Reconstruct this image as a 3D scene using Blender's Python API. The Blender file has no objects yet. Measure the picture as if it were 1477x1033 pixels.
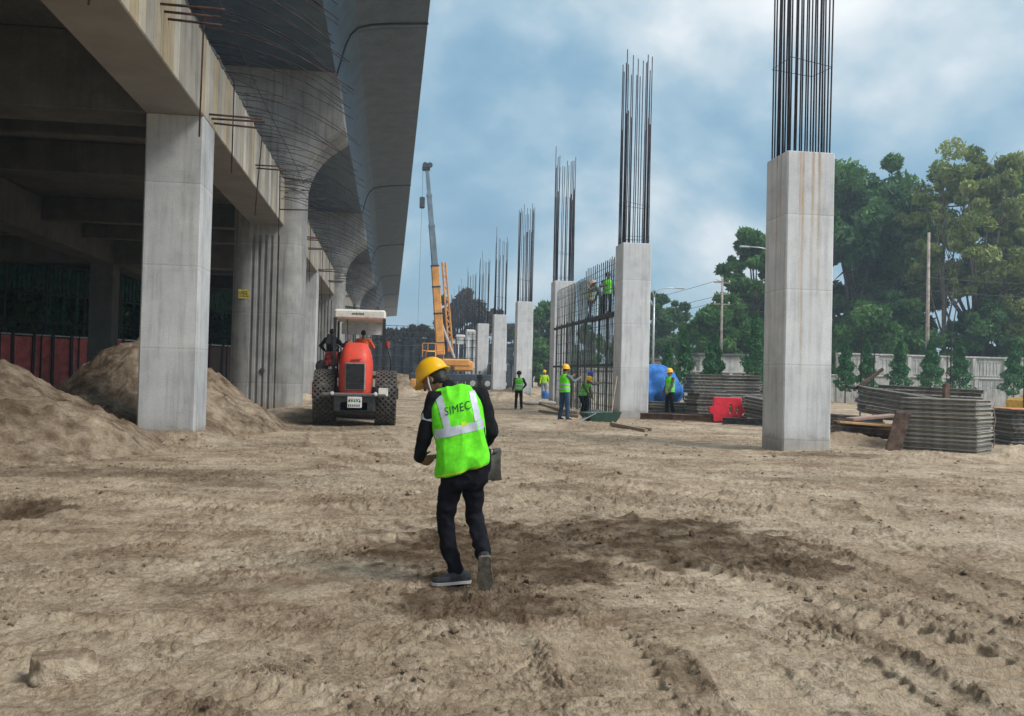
import bpy, bmesh, math, random
import numpy as np
from mathutils import Vector, Matrix, noise as mnoise
from mathutils.bvhtree import BVHTree
random.seed(7); rng = np.random.default_rng(7)
S = bpy.context.scene
COL = S.collection
R = math.radians

# ------------------------------------------------------------------ camera, sky, sun, exposure
F, YAW, PIT, ROL = 1280.0, 0.1354, 0.0192, 0.0237
CAM = Vector((0, 0, 1.5))
fw = Vector((math.sin(YAW)*math.cos(PIT), math.cos(YAW)*math.cos(PIT), math.sin(PIT)))
rt0 = Vector((math.cos(YAW), -math.sin(YAW), 0)); up0 = rt0.cross(fw)
rt = rt0*math.cos(ROL) + up0*math.sin(ROL); up = -rt0*math.sin(ROL) + up0*math.cos(ROL)
cd = bpy.data.cameras.new('camera'); co = bpy.data.objects.new('camera', cd); COL.objects.link(co)
cd.sensor_width = 36; cd.lens = F/1477*36; cd.clip_end = 9000; cd.clip_start = 0.05
co.matrix_world = Matrix(((rt.x, up.x, -fw.x, CAM.x), (rt.y, up.y, -fw.y, CAM.y), (rt.z, up.z, -fw.z, CAM.z), (0, 0, 0, 1)))
S.camera = co

SUN = Vector((0.62, -0.42, 0.80)).normalized()
w = bpy.data.worlds.new('World'); S.world = w; w.use_nodes = True
nt = w.node_tree; nt.nodes.clear()
def N(nt, t, **k):
    n = nt.nodes.new(t)
    for a, b in k.items(): setattr(n, a, b)
    return n
def mathn(nt, op, a, b=None, c=None, clamp=False):
    n = N(nt, 'ShaderNodeMath', operation=op, use_clamp=clamp)
    for i, v in enumerate((a, b, c)):
        if v is None: continue
        if isinstance(v, (int, float)): n.inputs[i].default_value = v
        else: nt.links.new(v, n.inputs[i])
    return n.outputs[0]
def ramp(nt, fac, stops, interp='LINEAR'):
    n = N(nt, 'ShaderNodeValToRGB'); cr = n.color_ramp; cr.interpolation = interp
    while len(cr.elements) < len(stops): cr.elements.new(0.5)
    for e, (p, c) in zip(cr.elements, stops):
        e.position = p
        e.color = (*c, 1) if not isinstance(c, (int, float)) else (c, c, c, 1)
    nt.links.new(fac, n.inputs[0]); return n.outputs[0]
def mix(nt, f, a, b, mode='MIX'):
    n = N(nt, 'ShaderNodeMix', data_type='RGBA', blend_type=mode)
    for i, v in ((0, f), (6, a), (7, b)):
        if isinstance(v, (int, float)): n.inputs[i].default_value = v
        elif isinstance(v, tuple): n.inputs[i].default_value = (*v, 1)
        else: nt.links.new(v, n.inputs[i])
    return n.outputs[2]
sky = N(nt, 'ShaderNodeTexSky', sky_type='NISHITA', sun_disc=False)
sky.sun_elevation = math.asin(SUN.z); sky.sun_rotation = math.atan2(SUN.x, SUN.y)
sky.air_density = 1.0; sky.dust_density = 1.5; sky.ozone_density = 1.5
tc = N(nt, 'ShaderNodeTexCoord'); sp = N(nt, 'ShaderNodeSeparateXYZ'); nt.links.new(tc.outputs['Generated'], sp.inputs[0])
zc = mathn(nt, 'ADD', mathn(nt, 'MAXIMUM', sp.outputs[2], 0.0), 0.6)
cx = N(nt, 'ShaderNodeCombineXYZ')
nt.links.new(mathn(nt, 'DIVIDE', sp.outputs[0], zc), cx.inputs[0]); nt.links.new(mathn(nt, 'DIVIDE', sp.outputs[1], zc), cx.inputs[1])
cx.inputs[2].default_value = 3.7
n1 = N(nt, 'ShaderNodeTexNoise'); n1.inputs['Scale'].default_value = 2.1; n1.inputs['Detail'].default_value = 5; n1.inputs['Roughness'].default_value = 0.46; n1.inputs['Distortion'].default_value = 0.35
nt.links.new(cx.outputs[0], n1.inputs['Vector'])
n2 = N(nt, 'ShaderNodeTexNoise'); n2.inputs['Scale'].default_value = 6.0; n2.inputs['Detail'].default_value = 6; n2.inputs['Roughness'].default_value = 0.54
mp = N(nt, 'ShaderNodeMapping'); mp.inputs['Location'].default_value = (4.1, 1.7, 2.0); nt.links.new(cx.outputs[0], mp.inputs[0]); nt.links.new(mp.outputs[0], n2.inputs['Vector'])
# the sheet of cloud is thinner and bluer towards the right of the view
side = mathn(nt, 'MULTIPLY_ADD', sp.outputs[0], -0.26, 0.10)
cl = mathn(nt, 'ADD', mathn(nt, 'MULTIPLY_ADD', n2.outputs[0], 0.44, mathn(nt, 'MULTIPLY_ADD', n1.outputs[0], 1.45, -0.28)), side)
cloud = ramp(nt, cl, [(0.45, (0.15, 0.275, 0.385)), (0.55, (0.20, 0.335, 0.44)), (0.62, (0.28, 0.40, 0.49)), (0.69, (0.40, 0.49, 0.55)), (0.77, (0.56, 0.61, 0.645)), (0.87, (0.68, 0.71, 0.725))], 'LINEAR')
skyc = mix(nt, 1.0, sky.outputs[0], (0.10, 0.10, 0.10), 'MULTIPLY')
cover = ramp(nt, cl, [(0.40, 0.72), (0.62, 0.95)])
allsky = mix(nt, cover, skyc, cloud)
# haze-pale band low down
hz = ramp(nt, sp.outputs[2], [(0.0, 0.55), (0.16, 0.0)])
allsky = mix(nt, hz, allsky, (0.22, 0.37, 0.47))
bg = N(nt, 'ShaderNodeBackground'); nt.links.new(allsky, bg.inputs[0]); bg.inputs[1].default_value = 1.0
wo = N(nt, 'ShaderNodeOutputWorld'); nt.links.new(bg.outputs[0], wo.inputs[0])

sd = bpy.data.lights.new('sun', 'SUN'); sd.energy = 2.3; sd.angle = R(26); sd.color = (1.0, 0.95, 0.88)
so = bpy.data.objects.new('sun', sd); COL.objects.link(so); so.rotation_euler = SUN.to_track_quat('Z', 'Y').to_euler()
S.view_settings.view_transform = 'Standard'; S.view_settings.look = 'None'; S.view_settings.gamma = 1
S.view_settings.exposure = 0.58
S.cycles.max_bounces = 6; S.cycles.use_denoising = True

# ------------------------------------------------------------------ helpers
def tag(o, label=None, cat=None, group=None, kind=None):
    if label: o['label'] = label
    if cat: o['category'] = cat
    if group: o['group'] = group
    if kind: o['kind'] = kind
    return o
def empty(name, loc, label, cat, group=None, rz=0):
    o = bpy.data.objects.new(name, None); COL.objects.link(o); o.location = loc; o.rotation_euler = (0, 0, rz)
    o.empty_display_size = 0.1
    return tag(o, label, cat, group)
def copy_tree(o, parent=None):
    c = o.copy(); COL.objects.link(c); c.parent = parent
    for ch in list(o.children): copy_tree(ch, c)
    return c
def smooth(me, on=True):
    me.polygons.foreach_set('use_smooth', [on]*len(me.polygons))
def link(name, me, m, parent=None):
    o = bpy.data.objects.new(name, me); COL.objects.link(o)
    if m is not None: me.materials.clear(); me.materials.append(m)
    if parent is not None: o.parent = parent
    return o
class MB:
    def __init__(s): s.v = []; s.f = []
    def add(s, vs, fs):
        b = len(s.v); s.v += [tuple(p) for p in vs]; s.f += [tuple(i+b for i in q) for q in fs]; return s
    def box(s, c, d, rot=None):
        hx, hy, hz = d[0]/2, d[1]/2, d[2]/2
        vs = [Vector((sx*hx, sy*hy, sz*hz)) for sz in (-1, 1) for sx, sy in ((-1, -1), (1, -1), (1, 1), (-1, 1))]
        if rot is not None: vs = [rot @ p for p in vs]
        c = Vector(c)
        return s.add([p+c for p in vs], [(3, 2, 1, 0), (4, 5, 6, 7), (0, 1, 5, 4), (1, 2, 6, 5), (2, 3, 7, 6), (3, 0, 4, 7)])
    def cbox(s, c, d, ch=0.02, rot=None):     # box with its four upright edges and top edges chamfered
        hx, hy, hz = d[0]/2, d[1]/2, d[2]/2
        def ring(ix, z):
            a, b = hx-ix, hy-ix; k = ch
            return [(-a+k, -b, z), (a-k, -b, z), (a, -b+k, z), (a, b-k, z), (a-k, b, z), (-a+k, b, z), (-a, b-k, z), (-a, -b+k, z)]
        vs = ring(ch, -hz)+ring(0, -hz+ch)+ring(0, hz-ch)+ring(ch, hz)
        fs = [tuple(range(7, -1, -1)), tuple(range(24, 32))]
        for l in range(3):
            for i in range(8): fs.append((l*8+i, l*8+(i+1) % 8, l*8+8+(i+1) % 8, l*8+8+i))
        vs = [Vector(p) for p in vs]
        if rot is not None: vs = [rot @ p for p in vs]
        c = Vector(c)
        return s.add([p+c for p in vs], fs)
    def tube(s, pts, r, n=8, caps=True):
        pts = [Vector(p) for p in pts]
        rs = r if isinstance(r, (list, tuple)) else [r]*len(pts)
        vs = []; u = None
        for i, p in enumerate(pts):
            t = (pts[min(i+1, len(pts)-1)]-pts[max(i-1, 0)]).normalized()
            if u is None:
                u = t.orthogonal().normalized()
            u = (u-t*u.dot(t)).normalized(); w_ = t.cross(u)
            for k in range(n):
                a = 2*math.pi*k/n; vs.append(p+(u*math.cos(a)+w_*math.sin(a))*rs[i])
        fs = []
        for i in range(len(pts)-1):
            for k in range(n):
                fs.append((i*n+k, i*n+(k+1) % n, (i+1)*n+(k+1) % n, (i+1)*n+k))
        if caps: fs += [tuple(range(n-1, -1, -1)), tuple((len(pts)-1)*n+k for k in range(n))]
        return s.add(vs, fs)
    def rings(s, rs, closed=False, caps=True):
        n = len(rs[0]); vs = [p for r_ in rs for p in r_]; fs = []
        m = len(rs)
        for i in range(m if closed else m-1):
            j = (i+1) % m
            for k in range(n): fs.append((i*n+k, i*n+(k+1) % n, j*n+(k+1) % n, j*n+k))
        if caps and not closed: fs += [tuple(range(n-1, -1, -1)), tuple((m-1)*n+k for k in range(n))]
        return s.add(vs, fs)
    def lathe(s, prof, c, axis=(0, 0, 1), n=24):
        ax = Vector(axis).normalized(); u = ax.orthogonal().normalized(); v_ = ax.cross(u); c = Vector(c)
        return s.rings([[c+ax*h+(u*math.cos(2*math.pi*k/n)+v_*math.sin(2*math.pi*k/n))*r for k in range(n)] for r, h in prof])
    def prism(s, poly, axis, a, b):           # poly: list of 2D points, extruded along axis from a to b
        def p3(p, t):
            return {'x': (t, p[0], p[1]), 'y': (p[0], t, p[1]), 'z': (p[0], p[1], t)}[axis]
        n = len(poly)
        return s.add([p3(p, a) for p in poly]+[p3(p, b) for p in poly],
                     [tuple(range(n)), tuple(range(2*n-1, n-1, -1))]+[(i, n+i, n+(i+1) % n, (i+1) % n) for i in range(n)])
    def mesh(s, name, sm=False):
        me = bpy.data.meshes.new(name); me.from_pydata(s.v, [], s.f); me.validate()
        b = bmesh.new(); b.from_mesh(me); bmesh.ops.recalc_face_normals(b, faces=b.faces); b.to_mesh(me); b.free()
        if sm: smooth(me)
        return me
    def build(s, name, m, parent=None, sm=False, autosm=None):
        me = s.mesh(name, sm)
        o = link(name, me, m, parent)
        if autosm: me.set_sharp_from_angle(angle=R(autosm))
        return o
def qmesh(name, V, Fc, sm=True):                 # numpy verts (n,3), quads/tris (m,k)
    me = bpy.data.meshes.new(name); k = Fc.shape[1]
    me.vertices.add(len(V)); me.vertices.foreach_set('co', V.astype(np.float32).ravel())
    me.loops.add(Fc.size); me.loops.foreach_set('vertex_index', Fc.astype(np.int32).ravel())
    me.polygons.add(len(Fc)); me.polygons.foreach_set('loop_start', np.arange(0, Fc.size, k, dtype=np.int32))
    me.update(calc_edges=True)
    me.polygons.foreach_set('use_smooth', np.full(len(Fc), sm)); return me
def fattr(me, name, vals, dom='POINT'):
    a = me.attributes.new(name, 'FLOAT', dom); a.data.foreach_set('value', np.asarray(vals, dtype=np.float32))
_P = rng.permutation(512); _P = np.concatenate([_P, _P, _P]); _G = rng.uniform(0, 2*np.pi, 512); _GX = np.cos(_G); _GY = np.sin(_G)
def pn(x, y, seed=0):
    xi = np.floor(x).astype(np.int64); yi = np.floor(y).astype(np.int64); xf = x-xi; yf = y-yi
    u = xf*xf*xf*(xf*(xf*6-15)+10); v = yf*yf*yf*(yf*(yf*6-15)+10)
    def g(ix, iy, dx, dy):
        h = _P[(_P[(ix+seed*37) & 511]+iy) & 511]; return _GX[h]*dx+_GY[h]*dy
    a = g(xi, yi, xf, yf); b = g(xi+1, yi, xf-1, yf); c = g(xi, yi+1, xf, yf-1); d = g(xi+1, yi+1, xf-1, yf-1)
    return ((a+(b-a)*u)*(1-v)+(c+(d-c)*u)*v)*1.5
def fbm(x, y, o=4, seed=0, rough=0.5):
    t = 0; a = 1; s_ = 0
    for i in range(o): t = t+a*pn(x*2**i+i*17.3, y*2**i-i*9.1, seed+i); s_ += a; a *= rough
    return t/s_
def sstep(a, b, x):
    t = np.clip((x-a)/(b-a), 0, 1); return t*t*(3-2*t)

# ------------------------------------------------------------------ materials
MATS = {}
def pm(name, col, rough=0.6, metal=0.0, var=0.12, vscale=6.0, bump=0.0, bscale=40.0, spec=0.5, col2=None, coords='Object', emit=None, stretch=None, sub=0):
    if name in MATS: return MATS[name]
    m = bpy.data.materials.new(name); m.use_nodes = True; t = m.node_tree; b = t.nodes['Principled BSDF']
    tcn = N(t, 'ShaderNodeTexCoord'); vec = tcn.outputs[coords]
    if stretch:
        mpn = N(t, 'ShaderNodeMapping'); mpn.inputs['Scale'].default_value = stretch; t.links.new(vec, mpn.inputs[0]); vec = mpn.outputs[0]
    nz = N(t, 'ShaderNodeTexNoise'); nz.inputs['Scale'].default_value = vscale; nz.inputs['Detail'].default_value = 6; nz.inputs['Roughness'].default_value = 0.6; t.links.new(vec, nz.inputs['Vector'])
    c2 = col2 if col2 else tuple(max(0, c*(1-var*2.2)) for c in col)
    c1 = col if col2 else tuple(min(1, c*(1+var*0.8)) for c in col)
    cc = ramp(t, nz.outputs[0], [(0.32, c2), (0.62, c1)])
    t.links.new(cc, b.inputs['Base Color'])
    rr = ramp(t, nz.outputs[0], [(0.3, min(1, rough+0.1)), (0.7, max(0.05, rough-0.06))]); t.links.new(rr, b.inputs['Roughness'])
    b.inputs['Metallic'].default_value = metal; b.inputs['Specular IOR Level'].default_value = spec
    if bump:
        nb = N(t, 'ShaderNodeTexNoise'); nb.inputs['Scale'].default_value = bscale; nb.inputs['Detail'].default_value = 4; t.links.new(vec, nb.inputs['Vector'])
        bp = N(t, 'ShaderNodeBump'); bp.inputs['Strength'].default_value = min(1, bump*4); bp.inputs['Distance'].default_value = 0.02*bump; t.links.new(nb.outputs[0], bp.inputs['Height']); t.links.new(bp.outputs[0], b.inputs['Normal'])
    if emit: b.inputs['Emission Color'].default_value = (*emit, 1); b.inputs['Emission Strength'].default_value = 1
    MATS[name] = m; return m

def concrete(name, c_lo, c_hi, lines=1.62, rust=None, boards=None, streak=0.5, board_axis=1):
    m = bpy.data.materials.new(name); m.use_nodes = True; t = m.node_tree; b = t.nodes['Principled BSDF']
    tcn = N(t, 'ShaderNodeTexCoord'); P = tcn.outputs['Object']
    sp_ = N(t, 'ShaderNodeSeparateXYZ'); t.links.new(P, sp_.inputs[0])
    def noise_(scale, det=5, st=None, rgh=0.6):
        v = P
        if st: mm = N(t, 'ShaderNodeMapping'); mm.inputs['Scale'].default_value = st; t.links.new(P, mm.inputs[0]); v = mm.outputs[0]
        n = N(t, 'ShaderNodeTexNoise'); n.inputs['Scale'].default_value = scale; n.inputs['Detail'].default_value = det; n.inputs['Roughness'].default_value = rgh
        t.links.new(v, n.inputs['Vector']); return n.outputs[0]
    big = noise_(1.3, 6)
    c = ramp(t, big, [(0.3, c_lo), (0.68, c_hi)])
    vs_ = noise_(2.2, 5, (3.2, 3.2, 0.22))
    c = mix(t, streak, c, ramp(t, vs_, [(0.34, 0.50), (0.5, 0.93), (0.7, 1.0)]), 'MULTIPLY')
    fine = noise_(34, 4)
    c = mix(t, 0.30, c, ramp(t, fine, [(0.33, 0.55), (0.55, 1.0)]), 'MULTIPLY')
    spots = N(t, 'ShaderNodeTexVoronoi'); spots.inputs['Scale'].default_value = 9; t.links.new(P, spots.inputs['Vector'])
    c = mix(t, 0.35, c, ramp(t, spots.outputs['Distance'], [(0.02, 0.15), (0.06, 1.0)]), 'MULTIPLY')
    c = mix(t, 0.30, c, ramp(t, noise_(0.9, 7, None, .7), [(0.36, 0.55), (0.5, 1.0)]), 'MULTIPLY')
    if lines:
        zz = mathn(t, 'MULTIPLY_ADD', noise_(1.5, 2), 0.03, sp_.outputs[2])
        fr = mathn(t, 'FRACT', mathn(t, 'DIVIDE', mathn(t, 'ADD', zz, 1.36), lines))
        ln = ramp(t, fr, [(0.0, 0.55), (0.006, 0.75), (0.015, 1.0), (0.95, 1.0), (0.985, 1.10)])
        c = mix(t, 0.75, c, ln, 'MULTIPLY')
        # each lift of the pour has its own tone
        wn = N(t, 'ShaderNodeTexWhiteNoise', noise_dimensions='1D'); t.links.new(mathn(t, 'FLOOR', mathn(t, 'DIVIDE', mathn(t, 'ADD', zz, 1.36), lines)), wn.inputs['W'])
        c = mix(t, 0.35, c, ramp(t, wn.outputs[0], [(0, 0.78), (1, 1.05)]), 'MULTIPLY')
        # soil splashed on the foot
        ft = mathn(t, 'MULTIPLY_ADD', noise_(5, 4), -0.55, mathn(t, 'MULTIPLY', sp_.outputs[2], 1.0))
        c = mix(t, ramp(t, ft, [(0.0, 0.5), (0.0001, 0.45), (0.06, 0.2), (0.25, 0.0)]), c, (0.20, 0.155, 0.11))
    if boards:
        wv = mathn(t, 'DIVIDE', sp_.outputs[board_axis], boards)
        wn = N(t, 'ShaderNodeTexWhiteNoise', noise_dimensions='1D'); t.links.new(mathn(t, 'FLOOR', wv), wn.inputs['W'])
        tint = ramp(t, wn.outputs[0], [(0.0, (0.40, 0.36, 0.31)), (0.3, (0.62, 0.60, 0.57)), (0.55, (0.70, 0.55, 0.33)), (0.75, (0.88, 0.88, 0.87)), (1.0, (0.72, 0.65, 0.52))])
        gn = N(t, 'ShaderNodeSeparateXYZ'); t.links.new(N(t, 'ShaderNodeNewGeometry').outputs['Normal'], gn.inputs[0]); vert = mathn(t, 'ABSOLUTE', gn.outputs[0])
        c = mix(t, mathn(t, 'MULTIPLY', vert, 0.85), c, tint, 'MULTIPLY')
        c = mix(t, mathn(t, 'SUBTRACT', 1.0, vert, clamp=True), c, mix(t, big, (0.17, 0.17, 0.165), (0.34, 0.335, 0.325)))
        fr = mathn(t, 'FRACT', wv)
        c = mix(t, mathn(t, 'MULTIPLY', vert, 0.8), c, ramp(t, fr, [(0.0, 0.45), (0.05, 1.0), (0.95, 1.0), (1.0, 0.5)]), 'MULTIPLY')
    if rust:
        nn = noise_(3, 4, (1, 1, 0.35)); r_ = None
        for (ax, x0, wd, zlo) in rust:
            xx = mathn(t, 'ADD', sp_.outputs[ax], mathn(t, 'MULTIPLY_ADD', noise_(0.8, 2), 0.08, -x0-0.04))
            g = mathn(t, 'SUBTRACT', 1.0, mathn(t, 'DIVIDE', mathn(t, 'ABSOLUTE', xx), wd), clamp=True)
            g = mathn(t, 'MULTIPLY', g, ramp(t, nn, [(0.3, 0.25), (0.6, 1.0)]))
            g = mathn(t, 'MULTIPLY', g, mathn(t, 'DIVIDE', mathn(t, 'SUBTRACT', sp_.outputs[2], zlo), 6.5-zlo, clamp=True))
            r_ = g if r_ is None else mathn(t, 'MAXIMUM', r_, g)
        c = mix(t, mathn(t, 'MULTIPLY', r_, 0.95), c, (0.40, 0.24, 0.09))
    t.links.new(c, b.inputs['Base Color']); b.inputs['Roughness'].default_value = 0.85; b.inputs['Specular IOR Level'].default_value = 0.25
    bp = N(t, 'ShaderNodeBump'); bp.inputs['Strength'].default_value = 0.35; bp.inputs['Distance'].default_value = 0.01
    t.links.new(mathn(t, 'ADD', fine, big), bp.inputs['Height']); t.links.new(bp.outputs[0], b.inputs['Normal'])
    return m

M_COL = concrete('cast_concrete', (0.58, 0.605, 0.63), (0.74, 0.76, 0.775))
M_COLR = concrete('rust_streaked_concrete', (0.58, 0.605, 0.63), (0.74, 0.76, 0.775), rust=[(0, 0.36, 0.055, 0.0), (0, 0.30, 0.03, 2.0), (0, 0.58, 0.05, 1.2), (0, 0.72, 0.045, 2.4), (1, 0.5, 0.05, 1.0), (1, 0.3, 0.04, 2.4)])
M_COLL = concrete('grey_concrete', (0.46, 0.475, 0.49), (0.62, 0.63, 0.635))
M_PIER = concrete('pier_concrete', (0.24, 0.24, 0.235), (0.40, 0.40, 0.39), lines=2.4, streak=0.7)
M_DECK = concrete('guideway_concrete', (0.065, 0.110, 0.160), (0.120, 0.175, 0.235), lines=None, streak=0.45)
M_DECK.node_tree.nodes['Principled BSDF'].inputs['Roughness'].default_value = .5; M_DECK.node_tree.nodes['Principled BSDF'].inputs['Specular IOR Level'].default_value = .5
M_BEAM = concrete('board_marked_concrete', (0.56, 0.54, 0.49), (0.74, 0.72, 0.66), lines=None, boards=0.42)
M_SLAB = concrete('dark_concrete', (0.09, 0.095, 0.095), (0.15, 0.15, 0.145), lines=None, streak=0.3)  # albedo lowered to paint in the deep shade under the concourse
M_REBAR = pm('rebar_steel', (0.050, 0.045, 0.055), 0.7, 0.4, 0.3, 3, bump=0.3, bscale=120)
M_RUST = pm('rusty_rebar', (0.085, 0.045, 0.038), 0.85, 0.1, 0.35, 5, bump=0.3, bscale=90)
M_BLACK = pm('black_paint', (0.025, 0.027, 0.03), 0.5, 0, 0.3, 10)
M_DARKST = pm('dark_steel', (0.06, 0.065, 0.07), 0.6, 0.3, 0.3, 8)
M_RUBBER = pm('dusty_rubber', (0.05, 0.047, 0.042), 0.85, 0, 0.3, 7, col2=(0.018, 0.018, 0.018))
M_ORANGE = pm('orange_hood_paint', (0.86, 0.060, 0.028), 0.5, 0, 0.2, 4, bump=.05, col2=(.56, .085, .05))
M_BEIGE = pm('cream_paint', (0.74, 0.72, 0.66), 0.5, 0, 0.10, 6)
M_WHITE = pm('white_paint', (0.75, 0.75, 0.73), 0.5, 0, 0.08, 6)
M_SKIN = pm('brown_skin', (0.24, 0.125, 0.075), 0.55, 0, 0.08, 20)
M_HAIR = pm('black_hair', (0.012, 0.011, 0.010), 0.6, 0, 0.2, 80)

# ------------------------------------------------------------------ ground
TR = [  # centre line points, half width, tread pitch, ridge height
    ([(1.88, 7.3), (2.55, 6.2), (2.95, 5.4), (3.12, 4.6), (3.16, 3.4), (3.1, 2.2)], 0.27, 0.16, 0.06),
    ([(0.46, 5.35), (0.48, 4.6), (0.47, 3.9), (0.45, 2.2)], 0.29, 0.14, 0.045),
    ([(1.18, 5.4), (1.17, 4.6), (1.12, 3.8), (1.05, 2.2)], 0.24, 0.15, 0.04),
    ([(-2.6, 5.5), (-1.6, 5.35), (-0.9, 5.22), (-0.5, 5.05), (-0.1, 4.8)], 0.17, 0.15, 0.045),
    ([(-2.2, 4.6), (-1.3, 4.55), (-0.6, 4.3)], 0.15, 0.14, 0.03),
    ([(-4.0, 8.4), (-2.0, 8.1), (-0.4, 7.9), (0.6, 8.1)], 0.25, 0.17, 0.035),
    ([(-4.0, 11.0), (-1.0, 9.9), (2.0, 10.4), (6.0, 12.5)], 0.3, 0.2, 0.04),
    ([(4.2, 8.2), (5.2, 7.0), (5.6, 5.8)], 0.25, 0.17, 0.04),
    ([(-1.7, 25.0), (-1.2, 18.0), (0.4, 13.0), (3.2, 9.0)], 0.35, 0.2, 0.05),
    ([(0.1, 25.0), (0.7, 18.0), (2.6, 13.0), (5.2, 9.4)], 0.35, 0.2, 0.05),
    ([(-3.6, 6.6), (-2.2, 6.45), (-.9, 6.6), (.0, 7.0)], .13, .12, .03), ([(-3.0, 7.3), (-1.6, 7.15), (-.3, 7.35)], .12, .12, .025),
    ([(-5.0, 10.6), (-2.6, 9.1), (-.6, 8.9), (1.0, 9.6)], .16, .15, .03), ([(-4.2, 12.4), (-1.5, 11.4), (1.8, 12.0), (5.0, 15)], .18, .18, .035),
    ([(5.5, 11.5), (4.6, 9.6), (4.3, 7.6), (4.2, 5.6), (4.1, 3.6)], .2, .15, .04), ([(6.6, 11.5), (5.6, 9.4), (5.1, 7.4), (5.0, 5.2)], .2, .15, .04),
    ([(2.4, 14.5), (4.6, 12.6), (7.6, 11.8), (10, 12.4)], .2, .17, .035), ([(1.0, 16.0), (4.0, 14.6), (8.0, 14.2)], .22, .18, .035), ([(-2.0, 15.0), (1.5, 13.6), (5.5, 13.4)], .2, .18, .03),
    ([(1.75, 5.3), (1.85, 4.6), (1.82, 3.8), (1.8, 2.4)], .2, .13, .035), ([(2.35, 5.0), (2.42, 4.3), (2.38, 3.2)], .16, .13, .03), ([(-1.0, 4.4), (-.4, 4.15), (-.1, 3.6), (-.1, 2.6)], .18, .13, .035),
    ([(-3.0, 5.0), (-2.0, 4.95), (-1.2, 4.8)], .09, .11, .03), ([(-2.4, 4.1), (-1.4, 3.9), (-.7, 3.5)], .14, .12, .03), ([(3.7, 6.0), (3.75, 5.0), (3.7, 3.8)], .13, .13, .04),
]
MOUNDS = [(11.2, 20.6, 1.2, .7, .30), (11.1, 16.6, 1.5, .6, .16), (13.3, 17.0, 1.2, .5, .32), (15.5, 17.6, 1.2, .7, .35), (6.3, 51, 1.6, 1.2, .45), (8.0, 60, 2.6, 1.6, .7), (3.2, 53, 2.4, 1.5, .35),
          (5.9, 28.3, 2.0, 1.6, .07), (8.9, 17.7, 1.1, .8, .05), (-4.2, 18.4, 1.3, 1.0, .30), (-4.5, 47, 3, 3, .5), (0.5, 60, 3, 2, .6), (-3.2, 30.0, 1.6, 3.0, .28)]
DAMP = [(2.55, 7.9, 1.35, 1.35, 1.0), (3.1, 7.0, .7, 0.6, 1.0), (0.85, 7.6, 1.05, 1.5, 1.0), (1.15, 6.75, .6, .55, 1.0), (0.62, 5.85, .62, .45, .9), (-4.0, 9.8, .75, .65, 1.0), (-4.2, 13.2, 2.2, .7, .55), (-1.7, 12.5, 1.3, .7, .4),
        (2.85, 5.0, .12, .9, .55), (-1.0, 6.4, .9, .3, .45), (6.5, 13.0, 1.6, .5, .35), (1.5, 4.4, .12, .45, .5), (-2.2, 24, 2.5, 1.5, .5), (8.9, 17.3, 1.3, .5, .7), (-3, 18, 2, .8, .4)]
def seg_dist(X, Y, pts):
    best = np.full(X.shape, 1e9); sgn = np.zeros(X.shape); arc = np.zeros(X.shape); a0 = 0
    for (x0, y0), (x1, y1) in zip(pts[:-1], pts[1:]):
        dx, dy = x1-x0, y1-y0; L = math.hypot(dx, dy)
        t = ((X-x0)*dx+(Y-y0)*dy)/L; tc_ = np.clip(t, 0, L)
        px, py = X-x0-tc_*dx/L, Y-y0-tc_*dy/L; d = np.hypot(px, py)
        mk = d < best; best = np.where(mk, d, best); sgn = np.where(mk, np.sign(px*dy-py*dx), sgn); arc = np.where(mk, a0+tc_, arc); a0 += L
    return best, sgn, arc, a0
def dn0(X, Y): return pn(X*3.1, Y*3.1, 47)
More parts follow.
